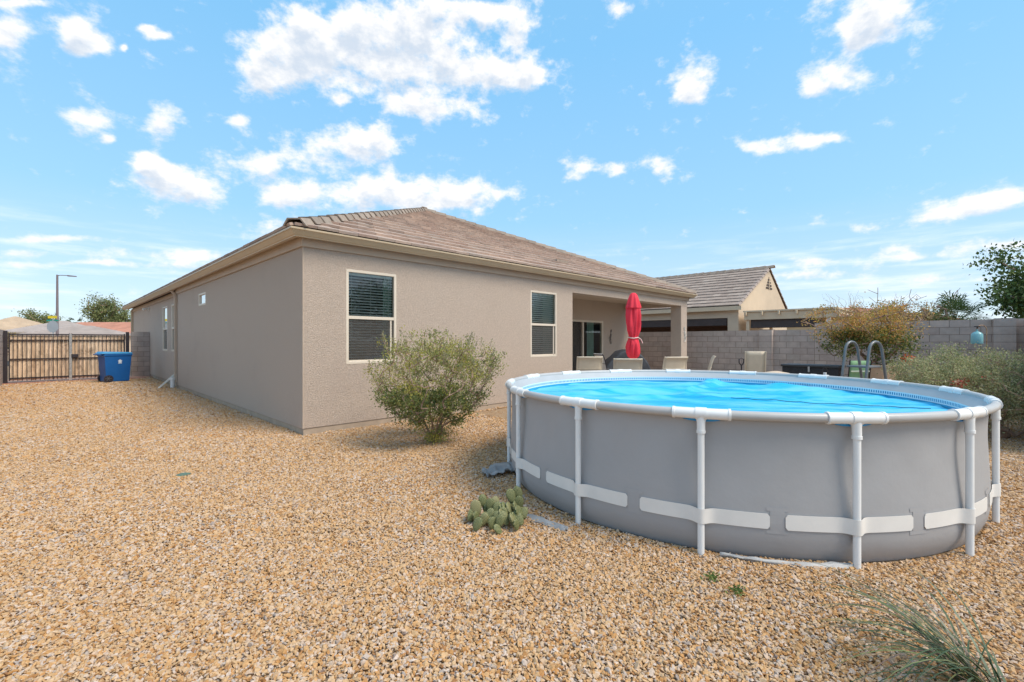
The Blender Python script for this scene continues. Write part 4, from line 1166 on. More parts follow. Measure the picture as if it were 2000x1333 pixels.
# hedge of grey sage behind the pool at right
hb = Vector((9.95, -.35, 0))
hedge = thing('sage_hedge', 'wide grey green sage shrub with red blossoms to the right of the pool', 'bush', hb)
def hf(p): return p[2] < 1.30
tg = []
for k, (cx, cy, rx, rz_) in enumerate(((-.50, .50, .55, .50), (.25, .85, .60, .50), (-.1, -.1, .7, .58), (.9, .3, .8, .58), (.6, -.5, .75, .58))):
    tg += blob_targets(120, (cx, cy, .74), (rx, rx, rz_), 20+k, .35, .22, .25, hf)
N, par, r, tips = grow((.15, .0, 0), tg, .09, .045, .0025, .35, 9)
branches_mb(N, par, r).build('branches', M_bark, hedge, smooth=60)
TP = N[tips]
leaves_mesh('foliage', TP, 48000, (.065, .065, .055), .034, M_leaf_sage2, hedge, 11, .5, .5, ref=(.3, .1, .4))
rs = np.random.RandomState(4); fl = TP[(TP[:, 2] < .95)]; fl = fl[rs.choice(len(fl), 26)]
leaves_mesh('blossom', fl, 900, (.03, .03, .03), .035, leafmat('blossom_petals', [(0, (.60, .10, .08)), (.6, (.70, .25, .16)), (1, (.80, .50, .35))]), hedge, 12, .8, .3)

# autumn coloured shrub tree with orange flowers by the ladder
tb = at(.775*11.3, 11.3)
tree = thing('autumn_shrub_tree', 'small tree with orange, yellow and green leaves in front of the block wall', 'tree', tb)
tg = blob_targets(330, (0, 0, 1.70), (1.0, 1.0, .74), 31, .2, .80, .6, lambda p: p[2] < 2.35)
N, par, r, tips = grow((0, 0, 0), tg, .12, .06, .003, .4, 5, trunk=[(.02, 0, .3), (.0, .03, .6), (.03, 0, .85)])
branches_mb(N, par, r).build('branches', M_bark, tree, smooth=60)
TP = N[tips]
up_ = TP[TP[:, 2] > 1.45]; dn = TP[TP[:, 2] <= 1.7]
leaves_mesh('foliage', up_, 9500, (.08, .08, .07), .045, M_leaf_orange, tree, 7, .6, .2)
leaves_mesh('foliage', dn, 7500, (.085, .085, .07), .05, leafmat('low_green_leaves', [(0, (.07, .11, .03)), (.6, (.14, .19, .05)), (1, (.36, .29, .08))]), tree, 8, .6, .1)
leaves_mesh('blossom', [(.55, -.75, .95), (.60, -.70, .98), (.52, -.68, 1.02)], 240, (.05, .05, .04), .05, leafmat('orange_petals', [(0, (.75, .08, .03)), (1, (.85, .22, .05))]), tree, 9, .8, .3)
b = MB(); rs = random.Random(8)
for k in range(26):
    a = rs.uniform(0, 6.28); q = Vector((rs.uniform(.1, .8)*math.cos(a), rs.uniform(.1, .8)*math.sin(a), 2.1)); path = [q]
    for s in range(5):
        q = q+Vector((rs.uniform(-.08, .12)+.04*math.cos(a), rs.uniform(-.08, .08)+.04*math.sin(a), rs.uniform(.06, .14))); path.append(q)
    b.tube(path, [.006, .005, .004, .003, .002, .0015], 4, caps=False)
b.build('bare_twigs', M_bark, tree)
planter = thing('planter_box', 'peach coloured square planter behind the pool ladder', 'planter', at(.80*11.0, 11.0), R(-40))
mb = MB(); mb.hexa([(-.22, -.3, .06), (.22, -.3, .06), (.22, .3, .06), (-.22, .3, .06), (-.26, -.36, .84), (.26, -.36, .84), (.26, .36, .84), (-.26, .36, .84)]); mb.build('pot', mat('peach_clay', (.62, .42, .28), .85, .08, 4), planter, bevel=.015)
mb = MB(); mb.box(-.29, .29, -.39, .39, .84, .89); mb.build('rim', mat('peach_clay', (.62, .42, .28)), planter, bevel=.01)
mb = MB(); mb.box(-.2, .2, -.3, .3, .885, .895); mb.build('soil', mat('soil', (.06, .04, .03), .95), planter)

# prickly pear
def pricklypear(loc):
    t = thing('prickly_pear', 'low prickly pear cactus with many round spotted pads beside the pool', 'cactus', loc)
    m = bpy.data.materials.new('cactus_pad'); m.use_nodes = True; nt = m.node_tree; p = nt.nodes['Principled BSDF']
    tc = nt.nodes.new('ShaderNodeTexCoord'); v = nt.nodes.new('ShaderNodeTexVoronoi'); v.inputs['Scale'].default_value = 105; v.inputs['Randomness'].default_value = .25
    v.voronoi_dimensions = '2D'
    rotv = nt.nodes.new('ShaderNodeVectorRotate'); rotv.rotation_type = 'Y_AXIS'; rotv.inputs['Angle'].default_value = R(45)
    nt.links.new(tc.outputs['Object'], rotv.inputs['Vector'])
    sw = nt.nodes.new('ShaderNodeSeparateXYZ'); nt.links.new(rotv.outputs[0], sw.inputs[0]); cw = nt.nodes.new('ShaderNodeCombineXYZ'); nt.links.new(sw.outputs[0], cw.inputs[0]); nt.links.new(sw.outputs[2], cw.inputs[1])
    nt.links.new(cw.outputs[0], v.inputs['Vector'])
    oi = nt.nodes.new('ShaderNodeObjectInfo')
    base = ramp(nt, oi.outputs['Random'], [(0, (.038, .066, .016)), (.5, (.058, .088, .025)), (.8, (.10, .115, .04)), (1, (.17, .16, .075))])
    ge = nt.nodes.new('ShaderNodeLayerWeight'); ge.inputs[0].default_value = .35
    base = mixc(nt, sstep(nt, ge.outputs['Facing'], .6, .98, 0, .45), base, (.36, .34, .19))
    c = mixc(nt, sstep(nt, v.outputs['Distance'], .40, .2), base, (.38, .35, .17))
    nt.links.new(c, p.inputs['Base Color']); p.inputs['Roughness'].default_value = .6
    nt.links.new(bump(nt, v.outputs['Distance'], .4, .003), p.inputs['Normal']); nt.nodes[-1].invert = True
    mes = []
    for k in range(5):
        b = MB(); nu, nv = 20, 12; W = .031+.0035*k; Hh = .042+.004*k
        vs = []; fs = []
        for j in range(nv+1):
            ph = math.pi*j/nv
            for i in range(nu):
                th_ = 2*math.pi*i/nu
                x = math.sin(ph)*math.cos(th_); y = math.sin(ph)*math.sin(th_); z = -math.cos(ph)
                wd = 1-.28*(1-z)/2
                vs.append((x*W*wd, math.copysign(abs(y)**.8, y)*.0125, (z+1)*Hh))
        for j in range(nv):
            for i in range(nu): fs.append((j*nu+i, j*nu+(i+1) % nu, (j+1)*nu+(i+1) % nu, (j+1)*nu+i))
        b.add(vs, fs); me = b.mesh('cactus_pad', smooth=80); me.materials.append(m); mes.append(me)
    rs = random.Random(12)
    # pads: (along right, ahead, height, yaw, lean side, mesh, scale)
    pads = [(-.215, .02, .02, 20, 35, 3, 1.1), (-.155, .05, .045, 10, -10, 4, 1.15), (-.19, .09, .05, 30, 25, 2, 1), (-.125, -.04, .01, 0, 20, 2, 1.05), (-.165, -.10, 0, -20, 20, 3, 1),
            (-.11, .10, .10, 15, -12, 2, 1.05), (-.10, .10, .05, 5, 5, 2, 1), (-.07, -.02, .03, 0, 10, 3, 1), (-.06, .05, .085, 0, -5, 3, 1.0), (-.02, .02, .06, 10, 8, 3, 1.05),
            (-.03, .09, .08, 20, 4, 3, 1.0), (-.045, -.08, 0, 25, 0, 2, 1), (-.005, -.09, .02, 0, 15, 2, 1), (.02, -.03, .04, 70, 5, 2, 1), (.045, .03, .06, 75, 0, 3, 1),
            (.07, .05, .06, 80, -8, 3, 1.1), (.095, .03, .055, 65, 5, 3, 1.1), (.12, .05, .06, 75, 0, 3, 1), (.06, -.05, .02, 30, -20, 3, 1.1), (.11, -.06, .015, 50, 0, 3, 1),
            (.16, -.03, .01, 20, -25, 4, 1.05), (.145, .01, .05, 70, -12, 2, 1.1), (.17, .03, .06, 80, -20, 2, 1), (.10, .12, .13, 20, -18, 4, 1.0), (.155, .15, .15, 10, -25, 3, 1.0),
            (.115, .17, .14, 60, 0, 2, 1.1), (.19, .05, .03, 60, -20, 2, 1), (.02, -.13, -.01, 60, -25, 1, 1), (-.02, -.05, .04, 10, 10, 2, .9), (-.09, .0, .0, 20, 0, 2, 1), (.0, .1, .02, 0, 0, 3, 1), (.13, .08, .0, 60, 0, 4, 1)]
    pads += [(.11, .13, .05, 30, -5, 3, 1.05), (.15, .14, .07, 15, -10, 3, 1.05), (.12, .11, .02, 60, 5, 3, 1), (-.20, .05, 0, 10, 10, 2, 1)]
    for i in range(16):
        pads.append((rs.uniform(-.19, .18), rs.uniform(-.10, .13), rs.uniform(0, .05), rs.uniform(-20, 90), rs.uniform(-20, 20), rs.randrange(4), rs.uniform(.85, 1.1)))
    for i, (l, q, z, yaw, lean, k, s) in enumerate(pads):
        x, y = (q+l)*S2*1.12, (q-l)*S2*1.12
        mt = Matrix.Translation((x, y, z+.006)) @ Matrix.Rotation(R(-45+yaw), 4, 'Z') @ Matrix.Rotation(R(-lean*-1), 4, 'Y') @ Matrix.Rotation(R(rs.uniform(-30, 5)), 4, 'X') @ Matrix.Diagonal((s, s, s, 1))
        piece('cactus_pad', mes[k], t, (x, y, z), mtx=mt)
pricklypear(at(-.10, 3.60))

# long bladed grass clump bottom right
gc = thing('grass_clump', 'clump of long arching blue green blades in the near right corner', 'grass plant', at(1.93, 1.84))
m_bl = mat('blade_green', None, .5, .15, 6, random_cols=[(0, (.055, .09, .04)), (.45, (.09, .14, .07)), (.65, (.15, .19, .12)), (.8, (.25, .16, .13)), (1, (.18, .23, .07))], trans=.15)
rs = random.Random(21)
for i in range(105):
    a = rs.gauss(150, 48)                # bearing on the ground measured from "right of view"
    if rs.random() < .15: a = rs.uniform(0, 360)
    L = rs.uniform(.42, .84)*(1 if 60 < a < 220 else .6); rise = rs.uniform(.45, 1.1); bend = rs.uniform(.8, 1.5)
    dx = math.cos(R(a)); dz = math.sin(R(a)); o = Vector(((dz+dx)*S2, (dz-dx)*S2, 0))
    p = Vector((rs.uniform(-.08, .08), rs.uniform(-.08, .08), .0)); el = math.atan2(rise, .6); path = [p.copy()]; nseg = 10
    tw = rs.uniform(-.25, .25)
    for s in range(nseg):
        e = el-bend*(s/nseg)**1.3*1.5
        o2 = Matrix.Rotation(tw*s/nseg, 3, 'Z') @ o
        p = p+(o2*math.cos(e)+Vector((0, 0, math.sin(e))))*(L/nseg); p.z = max(p.z, .02); path.append(p.copy())
    b = MB(); sd_ = o.cross(Vector((0, 0, 1))); w0 = rs.uniform(.0030, .0055)
    vs = []
    for k, q in enumerate(path):
        w_ = w0*(1-(k/nseg)**2*.92); vs += [q-sd_*w_, q+sd_*w_+Vector((0, 0, 0)), q+Vector((0, 0, -w_*.7))]
    fs = []
    for k in range(nseg):
        j = k*3; fs += [(j, j+3, j+5, j+2), (j+2, j+5, j+4, j+1), (j, j+1, j+4, j+3)]
    b.add(vs, fs); b.build('blade', m_bl, gc)

# small weeds by the pool
for (l, z, lab) in ((1.21, 2.77, 'tiny green weed sprouting from gravel in front of the pool'), (1.29, 2.62, 'smallest sprig of weed nearest the long grass'), ):
    w_ = thing('weed', lab, 'weed', at(l, z))
    leaves_mesh('leaves', [(0, 0, .02), (.02, 0, .02), (-.02, .01, .02)], 70, (.018, .018, .008), .022, leafmat('weed_leaves', [(0, (.10, .16, .04)), (1, (.18, .24, .07))]), w_, 3, .5, .6)
for l0, z0, l1, z1, lab in ((1.62, 2.30, 1.86, 2.24, 'dry dark twig lying on the gravel above the long grass'), (1.10, 2.12, 1.27, 2.22, 'short dry twig lying on the gravel left of the long grass')):
    a, c = at(l0, z0, .016), at(l1, z1, .022); t = thing('fallen_twig', lab, 'twig', a, absolute=True)
    mb = MB(); mb.tube([a, a.lerp(c, .35)+Vector((0, 0, .008)), a.lerp(c, .7)+Vector((.012, .01, .004)), c], [.0022, .002, .0015, .001], 5); mb.tube([a.lerp(c, .5)+Vector((0, 0, .006)), a.lerp(c, .62)+Vector((.03, .03, .01))], [.0014, .0008], 4); mb.build('stick', M_bark, t, smooth=50)
# valve box lid half buried in gravel
w_ = at(-.716*4.97, 4.97)
t = thing('valve_box_lid', 'green valve box lid half buried in the gravel at left', 'valve cover', w_, R(20))
mb = MB(); mb.lathe([(.065, -.005), (.065, .008), (.05, .012)], 20); mb.build('lid', mat('valve_green', (.10, .16, .12), .7, .2, 20), t, smooth=40)

# ------------------------------------------------------------------ patio furniture
def chair(loc, yaw, label, m1=M_sling, m2=M_cframe, group=None, hb_=1.08):
    t = thing('patio_chair', label, 'chair', loc, yaw, group)
    def back(u, v):
        z = .42+(hb_-.42)*v; y = .20+.16*v+.05*max(0, v-.8)*5*max(0, v-.8); return ((u-.5)*.50, y+.10*max(0, v-.85)**1*1.5+(.02*math.cos((u-.5)*math.pi)), z-.02*max(0, v-.9)*5)
    b = MB(); b.sheet(back, 8, 14); b.build('backrest', m1, t, smooth=60, solid=.018)
    for v_ in (.62,):
        b = MB(); b.tube([Vector(back(u, v_))+Vector((0, .012, 0)) for u in (.02, .25, .5, .75, .98)], .006, 6); b.tube([Vector(back(u, v_))-Vector((0, .012, 0)) for u in (.02, .25, .5, .75, .98)], .006, 6); b.build('seam', m2, t, smooth=50)
    b = MB(); b.sheet(lambda u, v: ((u-.5)*.50, -.27+.48*v, .42+.03*v-.025*math.sin(v*3.1)), 6, 8); b.build('seat', m1, t, smooth=60, solid=.018)
    for s in (-1, 1):
        b = MB(); b.tube([back((s+1)/2, v) for v in (0, .25, .5, .75, .9, 1)], .014, 8); b.tube([(s*.25, -.28, .43), (s*.25, .2, .43)], .014, 8); b.build('side_frame', m2, t, smooth=50)
        b = MB(); b.tube([(s*.27, .28, .70), (s*.29, .0, .68), (s*.29, -.24, .66), (s*.28, -.29, .60), (s*.26, -.28, .43)], .015, 8); b.build('armrest', m2, t, smooth=50)
        for y in (-1, 1):
            b = MB(); b.tube([(s*.25, .24*y-.03, .43), (s*.27, .29*y, 0)], .014, 8); b.build('leg', m2, t, smooth=50)
    b = MB(); b.tube([back(u, .97) for u in (0, .25, .5, .75, 1)], .016, 8); b.build('top_rail', m2, t, smooth=50)
    return t
fwd = R(-45)
def face(a): return R(a)
CG = 'cream sling patio chairs round the patio table'
chair(at(.163*9.7, 9.7, .06), R(-45+180), 'cream high back patio chair farthest left, in front of the patio corner', group=CG)
chair(at(.248*8.9, 8.9, .06), R(-45+180-8), 'cream patio chair seen from behind directly below the red umbrella', group=CG, hb_=1.07)
chair(at(.336*9.6, 9.6, .06), R(-45+180+12), 'cream high back patio chair just left of the patio column', group=CG)
chair(at(.398*9.9, 9.9, .06), R(-45+250), 'cream patio chair turned sideways just right of the patio column', group=CG)
chair(at(.218*11.6, 11.6, .06), R(-60+120), 'black framed patio chair with light grey sling beside the grill', mat('light_grey_sling', (.50, .50, .50), .7), M_black)
# table
t = thing('patio_table', 'low tan patio table between the cream chairs', 'table', at(.262*9.7, 9.7, .06))
mb = MB(); mb.lathe([(.50, .68), (.52, .69), (.52, .71), (.50, .715)], 40); mb.build('table_top', M_cframe, t, smooth=40)
for k in range(4):
    a = k*math.pi/2+.4; b = MB(); b.tube([(.40*math.cos(a), .40*math.sin(a), .68), (.44*math.cos(a), .44*math.sin(a), 0)], .02, 8); b.build('leg', M_cframe, t, smooth=50)
# umbrella, closed
t = thing('closed_umbrella', 'closed red patio umbrella tied with a pale cord above the patio table', 'umbrella', at(.2645*9.7, 9.7, .06))
mb = MB(); mb.tube([(0, 0, 0), (0, 0, 2.35)], .02, 12); mb.build('pole', mat('umbrella_pole', (.20, .17, .15), .4), t, smooth=50)
mb = MB()
def fr(a, i): return .88*(.88+.30*abs(math.sin(4*a+i*.11))+.12*math.sin(3*a+i*.6)+.08*math.sin(13*a-i))
mb.lathe([(.06, 1.02), (.105, 1.06), (.14, 1.14), (.145, 1.26), (.12, 1.36), (.095, 1.43), (.085, 1.46), (.10, 1.50), (.135, 1.62), (.152, 1.76), (.148, 1.92), (.135, 2.05), (.11, 2.2), (.05, 2.34)], 72, fr=fr); mb.build('canopy', M_red, t, smooth=75)
mb = MB(); mb.lathe([(.155, 2.085), (.145, 2.14), (.11, 2.27), (.075, 2.37), (.035, 2.405), (.01, 2.41)], 48, fr=lambda a, i: 1+.13*math.sin(8*a)*(1-i/6)); mb.build('vent_cap', M_red, t, smooth=75)
mb = MB(); mb.tube([(.108*math.cos(a), .108*math.sin(a), 1.455+.008*math.sin(3*a)) for a in np.linspace(0, 6.1, 24)], .012, 8); mb.tube([(.06, -.09, 1.46), (.09, -.13, 1.42), (.10, -.16, 1.34)], .010, 6); mb.build('tie_cord', mat('pale_cord', (.72, .55, .52), .8), t, smooth=60)
mb = MB(); mb.lathe([(.24, 0), (.24, .04), (.06, .08), (.03, .25)], 28); mb.build('base', M_black, t, smooth=40)
# covered grill
t = thing('covered_grill', 'barbecue grill under a dark grey fitted cover against the patio wall', 'grill', at(.247*12.2, 12.2, .06), R(-40))
mb = MB()
pf = [(-.62, 0), (-.62, .70), (-.50, .86), (-.34, .98), (-.20, 1.12), (0, 1.17), (.2, 1.13), (.36, 1.02), (.52, .84), (.60, .66), (.60, 0)]
mb.prism([(x, -.30, z) for x, z in pf], (0, 0, 0), (0, .6, 0)); mb.build('grill_cover', M_dark, t, bevel=.05, smooth=50)
# deck box
t = thing('deck_box', 'long black wicker storage box against the block wall', 'storage box', at(.655*11.9, 11.9, 0), R(90-2))
mb = MB(); mb.box(-.62, .62, -.30, .30, .0, .78); mb.build('body', mat('black_wicker', (.03, .03, .034), .6, .4, 40, ((60, .8, .01),)), t, bevel=.01)
mb = MB(); mb.box(-.65, .65, -.33, .33, .78, .84); mb.build('lid', mat('black_lid', (.05, .05, .055), .5), t, bevel=.015)
mb = MB(); mb.box(-.02, .02, .331, .345, .66, .80); mb.build('latch', M_rail, t)
# reclining lounger
t = thing('lounger', 'tan sling reclining lounge chair with upright back before the block wall', 'lounger', at(.527*11.3, 11.3, 0), R(-45+180-20))
mb = MB(); mb.sheet(lambda u, v: ((u-.5)*.42, .10+.16*v, .38+.82*v), 4, 8); mb.build('backrest', M_sling, t, smooth=60, solid=.02)
mb = MB(); mb.sheet(lambda u, v: ((u-.5)*.42, -1.0+1.08*v, .36+.02*math.sin(v*6)), 4, 10); mb.build('seat', M_sling, t, smooth=60, solid=.02)
for s in (-1, 1):
    b = MB(); b.tube([(s*.22, -1.02, .36), (s*.22, .12, .37), (s*.22, .27, 1.2)], .014, 8); b.build('side_frame', M_cframe, t, smooth=50)
    b = MB(); b.tube([(s*.26, -.28, .36), (s*.28, -.30, .58), (s*.28, -.15, .64), (s*.27, .08, .62), (s*.25, .14, .5)], .018, 8); b.build('armrest', M_black, t, smooth=50)
    for y in (-.8, .0): b = MB(); b.tube([(s*.22, y, .36), (s*.25, y-.05, 0)], .014, 8); b.build('leg', M_cframe, t, smooth=50)
# D handled garden tool
t = thing('garden_spade', 'dark garden spade handle with D grip standing before the block wall', 'spade', at(.50*11.0, 11.0, 0))
mb = MB(); mb.tube([(0, 0, .12), (0, 0, .87)], .016, 8); mb.build('shaft', M_black, t, smooth=50)
mb = MB(); mb.tube([(0, 0, .86), (.055*S2, -.055*S2, .93), (.055*S2, -.055*S2, 1.01), (0, 0, 1.04), (-.055*S2, .055*S2, 1.01), (-.055*S2, .055*S2, .93), (0, 0, .86)], .014, 8); mb.build('grip', M_black, t, smooth=50)
mb = MB(); mb.hexa([(-.08, .08, -.05), (.08, -.08, -.05), (.085, -.075, -.05), (-.075, .085, -.05), (-.1, .1, .2), (.1, -.1, .2), (.105, -.095, .2), (-.095, .105, .2)]); mb.build('blade', M_steel, t)
# beige covered cushion mound
t = thing('covered_fire_pit', 'low beige fabric cover domed over a round fire pit behind the pool', 'fire pit', at(.575*9.9, 9.9, 0))
mb = MB(); mb.lathe([(.46, 0), (.47, .30), (.46, .62), (.40, .70), (.25, .765), (.06, .80)], 40, fr=lambda a, i: 1+.02*math.sin(9*a+i)); mb.build('cover', mat('beige_fabric', (.60, .47, .35), .85, .08, 6, ((12, .4, .01),)), t, smooth=60)
# green folding chair
t = thing('green_chair', 'pale green folding camp chair behind the pool ladder', 'chair', at(.740*10.2, 10.2, 0), R(-45+180))
mb = MB(); mb.sheet(lambda u, v: ((u-.5)*.44, .16+.10*v, .50+.52*v), 6, 6); mb.build('backrest', mat('pale_green_fabric', (.26, .46, .25), .8, .08, 6), t, smooth=60, solid=.02)
mb = MB(); mb.sheet(lambda u, v: ((u-.5)*.44, -.22+.38*v, .44), 4, 4); mb.build('seat', mat('pale_green_fabric', (.26, .46, .25)), t, solid=.02)
mb = MB(); mb.box(-.20, .20, .252, .262, .78, .81); mb.build('stripe', mat('pale_stripe', (.6, .66, .55), .8), t)
for s in (-1, 1):
    mb = MB(); mb.tube([(s*.23, .18, .44), (s*.23, .27, 1.04)], .012, 8); mb.build('side_frame', M_black, t, smooth=50)
    for y0, y1 in ((-.2, .22), (.2, -.22)): mb = MB(); mb.tube([(s*.23, y0, 0), (s*.23, y1, .46)], .012, 8); mb.build('leg', M_black, t, smooth=50)
# stool with glass lantern
t = thing('side_stool', 'small brown metal side stool behind the pool', 'stool', at(.668*9.6, 9.6, 0))
mb = MB(); mb.lathe([(.17, .70), (.18, .71), (.18, .73)], 24); mb.build('seat', mat('stool_brown', (.22, .15, .12), .6), t, smooth=40)
for k in range(4):
    a = k*math.pi/2; mb = MB(); mb.tube([(.12*math.cos(a), .12*math.sin(a), .70), (.17*math.cos(a), .17*math.sin(a), 0)], .01, 6); mb.build('leg', M_black, t, smooth=50)
t = thing('glass_lantern', 'small glass lantern with white candle on the side stool', 'lantern', at(.682*9.6, 9.6, .73))
mb = MB(); mb.lathe([(.03, .01), (.03, .06)], 16); mb.build('candle', M_white, t, smooth=40)
mb = MB(); mb.lathe([(.055, 0), (.06, .01), (.05, .012)], 20); mb.build('base', M_black, t, smooth=40)
mb = MB(); mb.tube([(.06*math.cos(a)*S2, -.06*math.cos(a)*S2, .06+.10*math.sin(a)) for a in np.linspace(0, math.pi, 12)], .004, 5); mb.build('hoop', M_black, t)
# hummingbird feeder on a hook
fd = at(1.0134*10.4, 10.4)
t = thing('feeder_hook', 'thin garden pole with curved hook rising out of the sage hedge', 'hook', Vector((fd.x, fd.y, 0)))
mb = MB(); hk = [(.22*S2, -.22*S2, 0), (.22*S2, -.22*S2, 1.70)]+[((.11+.11*math.cos(a))*S2, -(.11+.11*math.cos(a))*S2, 1.70+.11*math.sin(a)) for a in np.linspace(.3, math.pi, 9)]
mb.tube(hk, .008, 8); mb.build('pole', mat('rust_orange', (.42, .24, .13), .7, .4, 30), t, smooth=50)
t = thing('bird_feeder', 'pale blue bottle shaped bird feeder hanging from a hook', 'bird feeder', Vector((fd.x, fd.y, 1.38)))
mb = MB(); mb.lathe([(.075, 0), (.10, .01), (.105, .05), (.102, .22), (.07, .26), (.02, .29), (.018, .33)], 24); mb.build('bottle', mat('feeder_blue', (.22, .47, .52), .25, .1, 10), t, smooth=50)
mb = MB(); mb.tube([(0, 0, .32), (0, 0, .40)], .006, 6); mb.box(-.05, .05, -.05, .05, .385, .405); mb.build('hanger', M_black, t)

# ------------------------------------------------------------------ neighbour's house beyond the wall
NX, NY = 20.6, 6.9
nb_ = thing('neighbour_house', 'neighbouring cream house with brown tile gable roof beyond the block wall', 'house', (NX, NY, 0), absolute=True)
NXR, NZE, NZR = 24.97, 2.93, 5.02
NX2, NP2 = 28.3, (5.02-3.0)/(28.3-24.97)
mb = MB(); mb.add([(NX+.25, NY+.15, 0), (NX2-.2, NY+.15, 0), (NX2-.2, NY+.15, 3.0), (NXR, NY+.15, NZR-.06), (NX+.25, NY+.15, NZE+.05)], [(0, 1, 2, 3, 4)])
mb.build('gable_wall', M_cream, nb_)
for z in (0, 1, 2, 3):
    w_ = .52-.11*z; b = MB(); b.hexa([(NXR-w_+.03, NY+.12, 4.02+.14*z), (NXR+w_-.03, NY+.12, 4.02+.14*z), (NXR+w_-.03, NY+.145, 4.02+.14*z), (NXR-w_+.03, NY+.145, 4.02+.14*z), (NXR-w_+.09, NY+.12, 4.09+.14*z), (NXR+w_-.09, NY+.12, 4.09+.14*z), (NXR+w_-.09, NY+.145, 4.09+.14*z), (NXR-w_+.09, NY+.145, 4.09+.14*z)])
    b.build('gable_vent_slot', M_shade, nb_)
b = MB(); b.box(NXR-.03, NXR+.03, NY+.115, NY+.149, 4.0, 4.62); b.build('gable_vent_bar', M_cream, nb_)
# side under the eave: beam, posts, dark veranda, shades
mb = MB(); mb.box(NX+.2, NX+.5, NY+.152, NY+22, 2.46, NZE+.02); mb.build('veranda_beam', M_cream, nb_)
for y in (NY+.152, NY+7.2, NY+14): mb = MB(); mb.box(NX+.203, NX+.497, y, y+.45, 0, 2.459); mb.build('veranda_post', M_cream, nb_)
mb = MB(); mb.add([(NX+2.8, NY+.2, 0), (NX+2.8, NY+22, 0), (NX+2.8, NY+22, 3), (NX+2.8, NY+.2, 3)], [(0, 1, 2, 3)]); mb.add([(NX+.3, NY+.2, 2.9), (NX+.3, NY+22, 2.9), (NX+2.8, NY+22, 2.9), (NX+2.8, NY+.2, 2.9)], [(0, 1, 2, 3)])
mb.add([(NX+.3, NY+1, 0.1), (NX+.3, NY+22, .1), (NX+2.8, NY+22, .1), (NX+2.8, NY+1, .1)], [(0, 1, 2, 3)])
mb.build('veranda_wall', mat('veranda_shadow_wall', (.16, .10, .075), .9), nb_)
for y0, y1 in ((NY+.65, NY+7.15), (NY+7.7, NY+13.9)):
    mb = MB(); mb.box(NX+.22, NX+.25, y0, y1, 2.15, 2.44); mb.tube([(NX+.235, y0, 2.15), (NX+.235, y1, 2.15)], .03, 8); mb.build('roller_shade', M_shade, nb_)
mb = MB()
mb.add([(NX, NY+.12, NZE), (NX, NY+24, NZE), (NXR, NY+24, NZR), (NXR, NY+.12, NZR), (NX2, NY+.12, 3.0), (NX2, NY+24, 3.0)], [(0, 3, 2, 1), (3, 4, 5, 2)])
nrf = mb.build('roof', M_deck, nb_)
npitch = (NZR-NZE)/(NXR-NX); nS = (NXR-NX)*math.sqrt(1+npitch**2)
M_tile2 = mat('neighbour_roof_tile', None, .85, .12, 9, ((55, .35, .004),), random_cols=[(0, (.30, .235, .20)), (.35, (.36, .29, .245)), (.7, (.33, .26, .22)), (1, (.40, .325, .275))], spec=.2)
roof_slope(nrf, (NX, NY+.10, NZE), (0, 1, 0), (1, 0, 0), npitch, 24, nS, [(-1, 0, 0), (1, 0, 24)], m=M_tile2, seed=5, th=.035, raise_=.02)
p2 = (NZR-3.0)/(NX2-NXR)
roof_slope(nrf, (NX2, NY+.10, 3.0), (0, 1, 0), (-1, 0, 0), p2, 24, (NX2-NXR)*math.sqrt(1+p2*p2), [(-1, 0, 0), (1, 0, 24)], m=M_tile2, all_stuff=True, raise_=.02)
ridge_caps(nrf, (NXR, NY-.1, NZR+.0), (NXR, NY+24, NZR+.0), M_ridge)
ridge_caps(nrf, (NX+.0, NY+.13, NZE), (NXR, NY+.13, NZR), mat('rake_tile', (.33, .27, .24), .85, .12, 9, spec=.2), wid=.10, hgt=.07, lift=.03)
mb = MB(); mb.box(NX-.04, NX, NY-.04, NY+24, NZE-.16, NZE+.02); mb.build('fascia', M_patiopaint, nb_)
for k, y in enumerate((NY+6.0, NY+7.4)): mb = MB(); mb.box(NXR-.75, NXR-.4, y, y+.5, NZR-.26, NZR-.08); mb.build('roof_vent', M_cream, nb_)
# patio cover
pc = thing('patio_cover', "flat lattice patio cover on posts beside the neighbour's gable", 'patio cover', (NX, 3.4, 0), absolute=True)
mb = MB(); mb.box(NX-.0, NX+3.6, 3.5, NY-.1, 2.66, 2.72); mb.build('deck', M_patiopaint, pc)
for y in np.arange(3.55, NY, .62): mb = MB(); mb.box(NX-.12, NX+3.7, y, y+.05, 2.52, 2.655); mb.build('rafter', M_patiopaint, pc)
mb = MB(); mb.box(NX+.06, NX+.14, 3.45, NY-.12, 2.34, 2.64); mb.build('beam', M_patiopaint, pc)
mb = MB(); mb.box(NX+3.3, NX+3.4, 3.45, NY-.12, 2.34, 2.515); mb.build('beam', M_patiopaint, pc)
for x in (NX+.13, NX+3.29):
    for y in (3.75, NY-.3): mb = MB(); mb.box(x, x+.12, y, y+.12, 0, 2.339); mb.build('post', M_white if y < 5 else M_patiopaint, pc)
mb = MB(); mb.box(NX+.15, NX+.18, 3.95, NY-.35, 2.02, 2.40); mb.tube([(NX+.165, 3.95, 2.02), (NX+.165, NY-.35, 2.02)], .03, 8); mb.build('roller_shade', M_shade, pc)

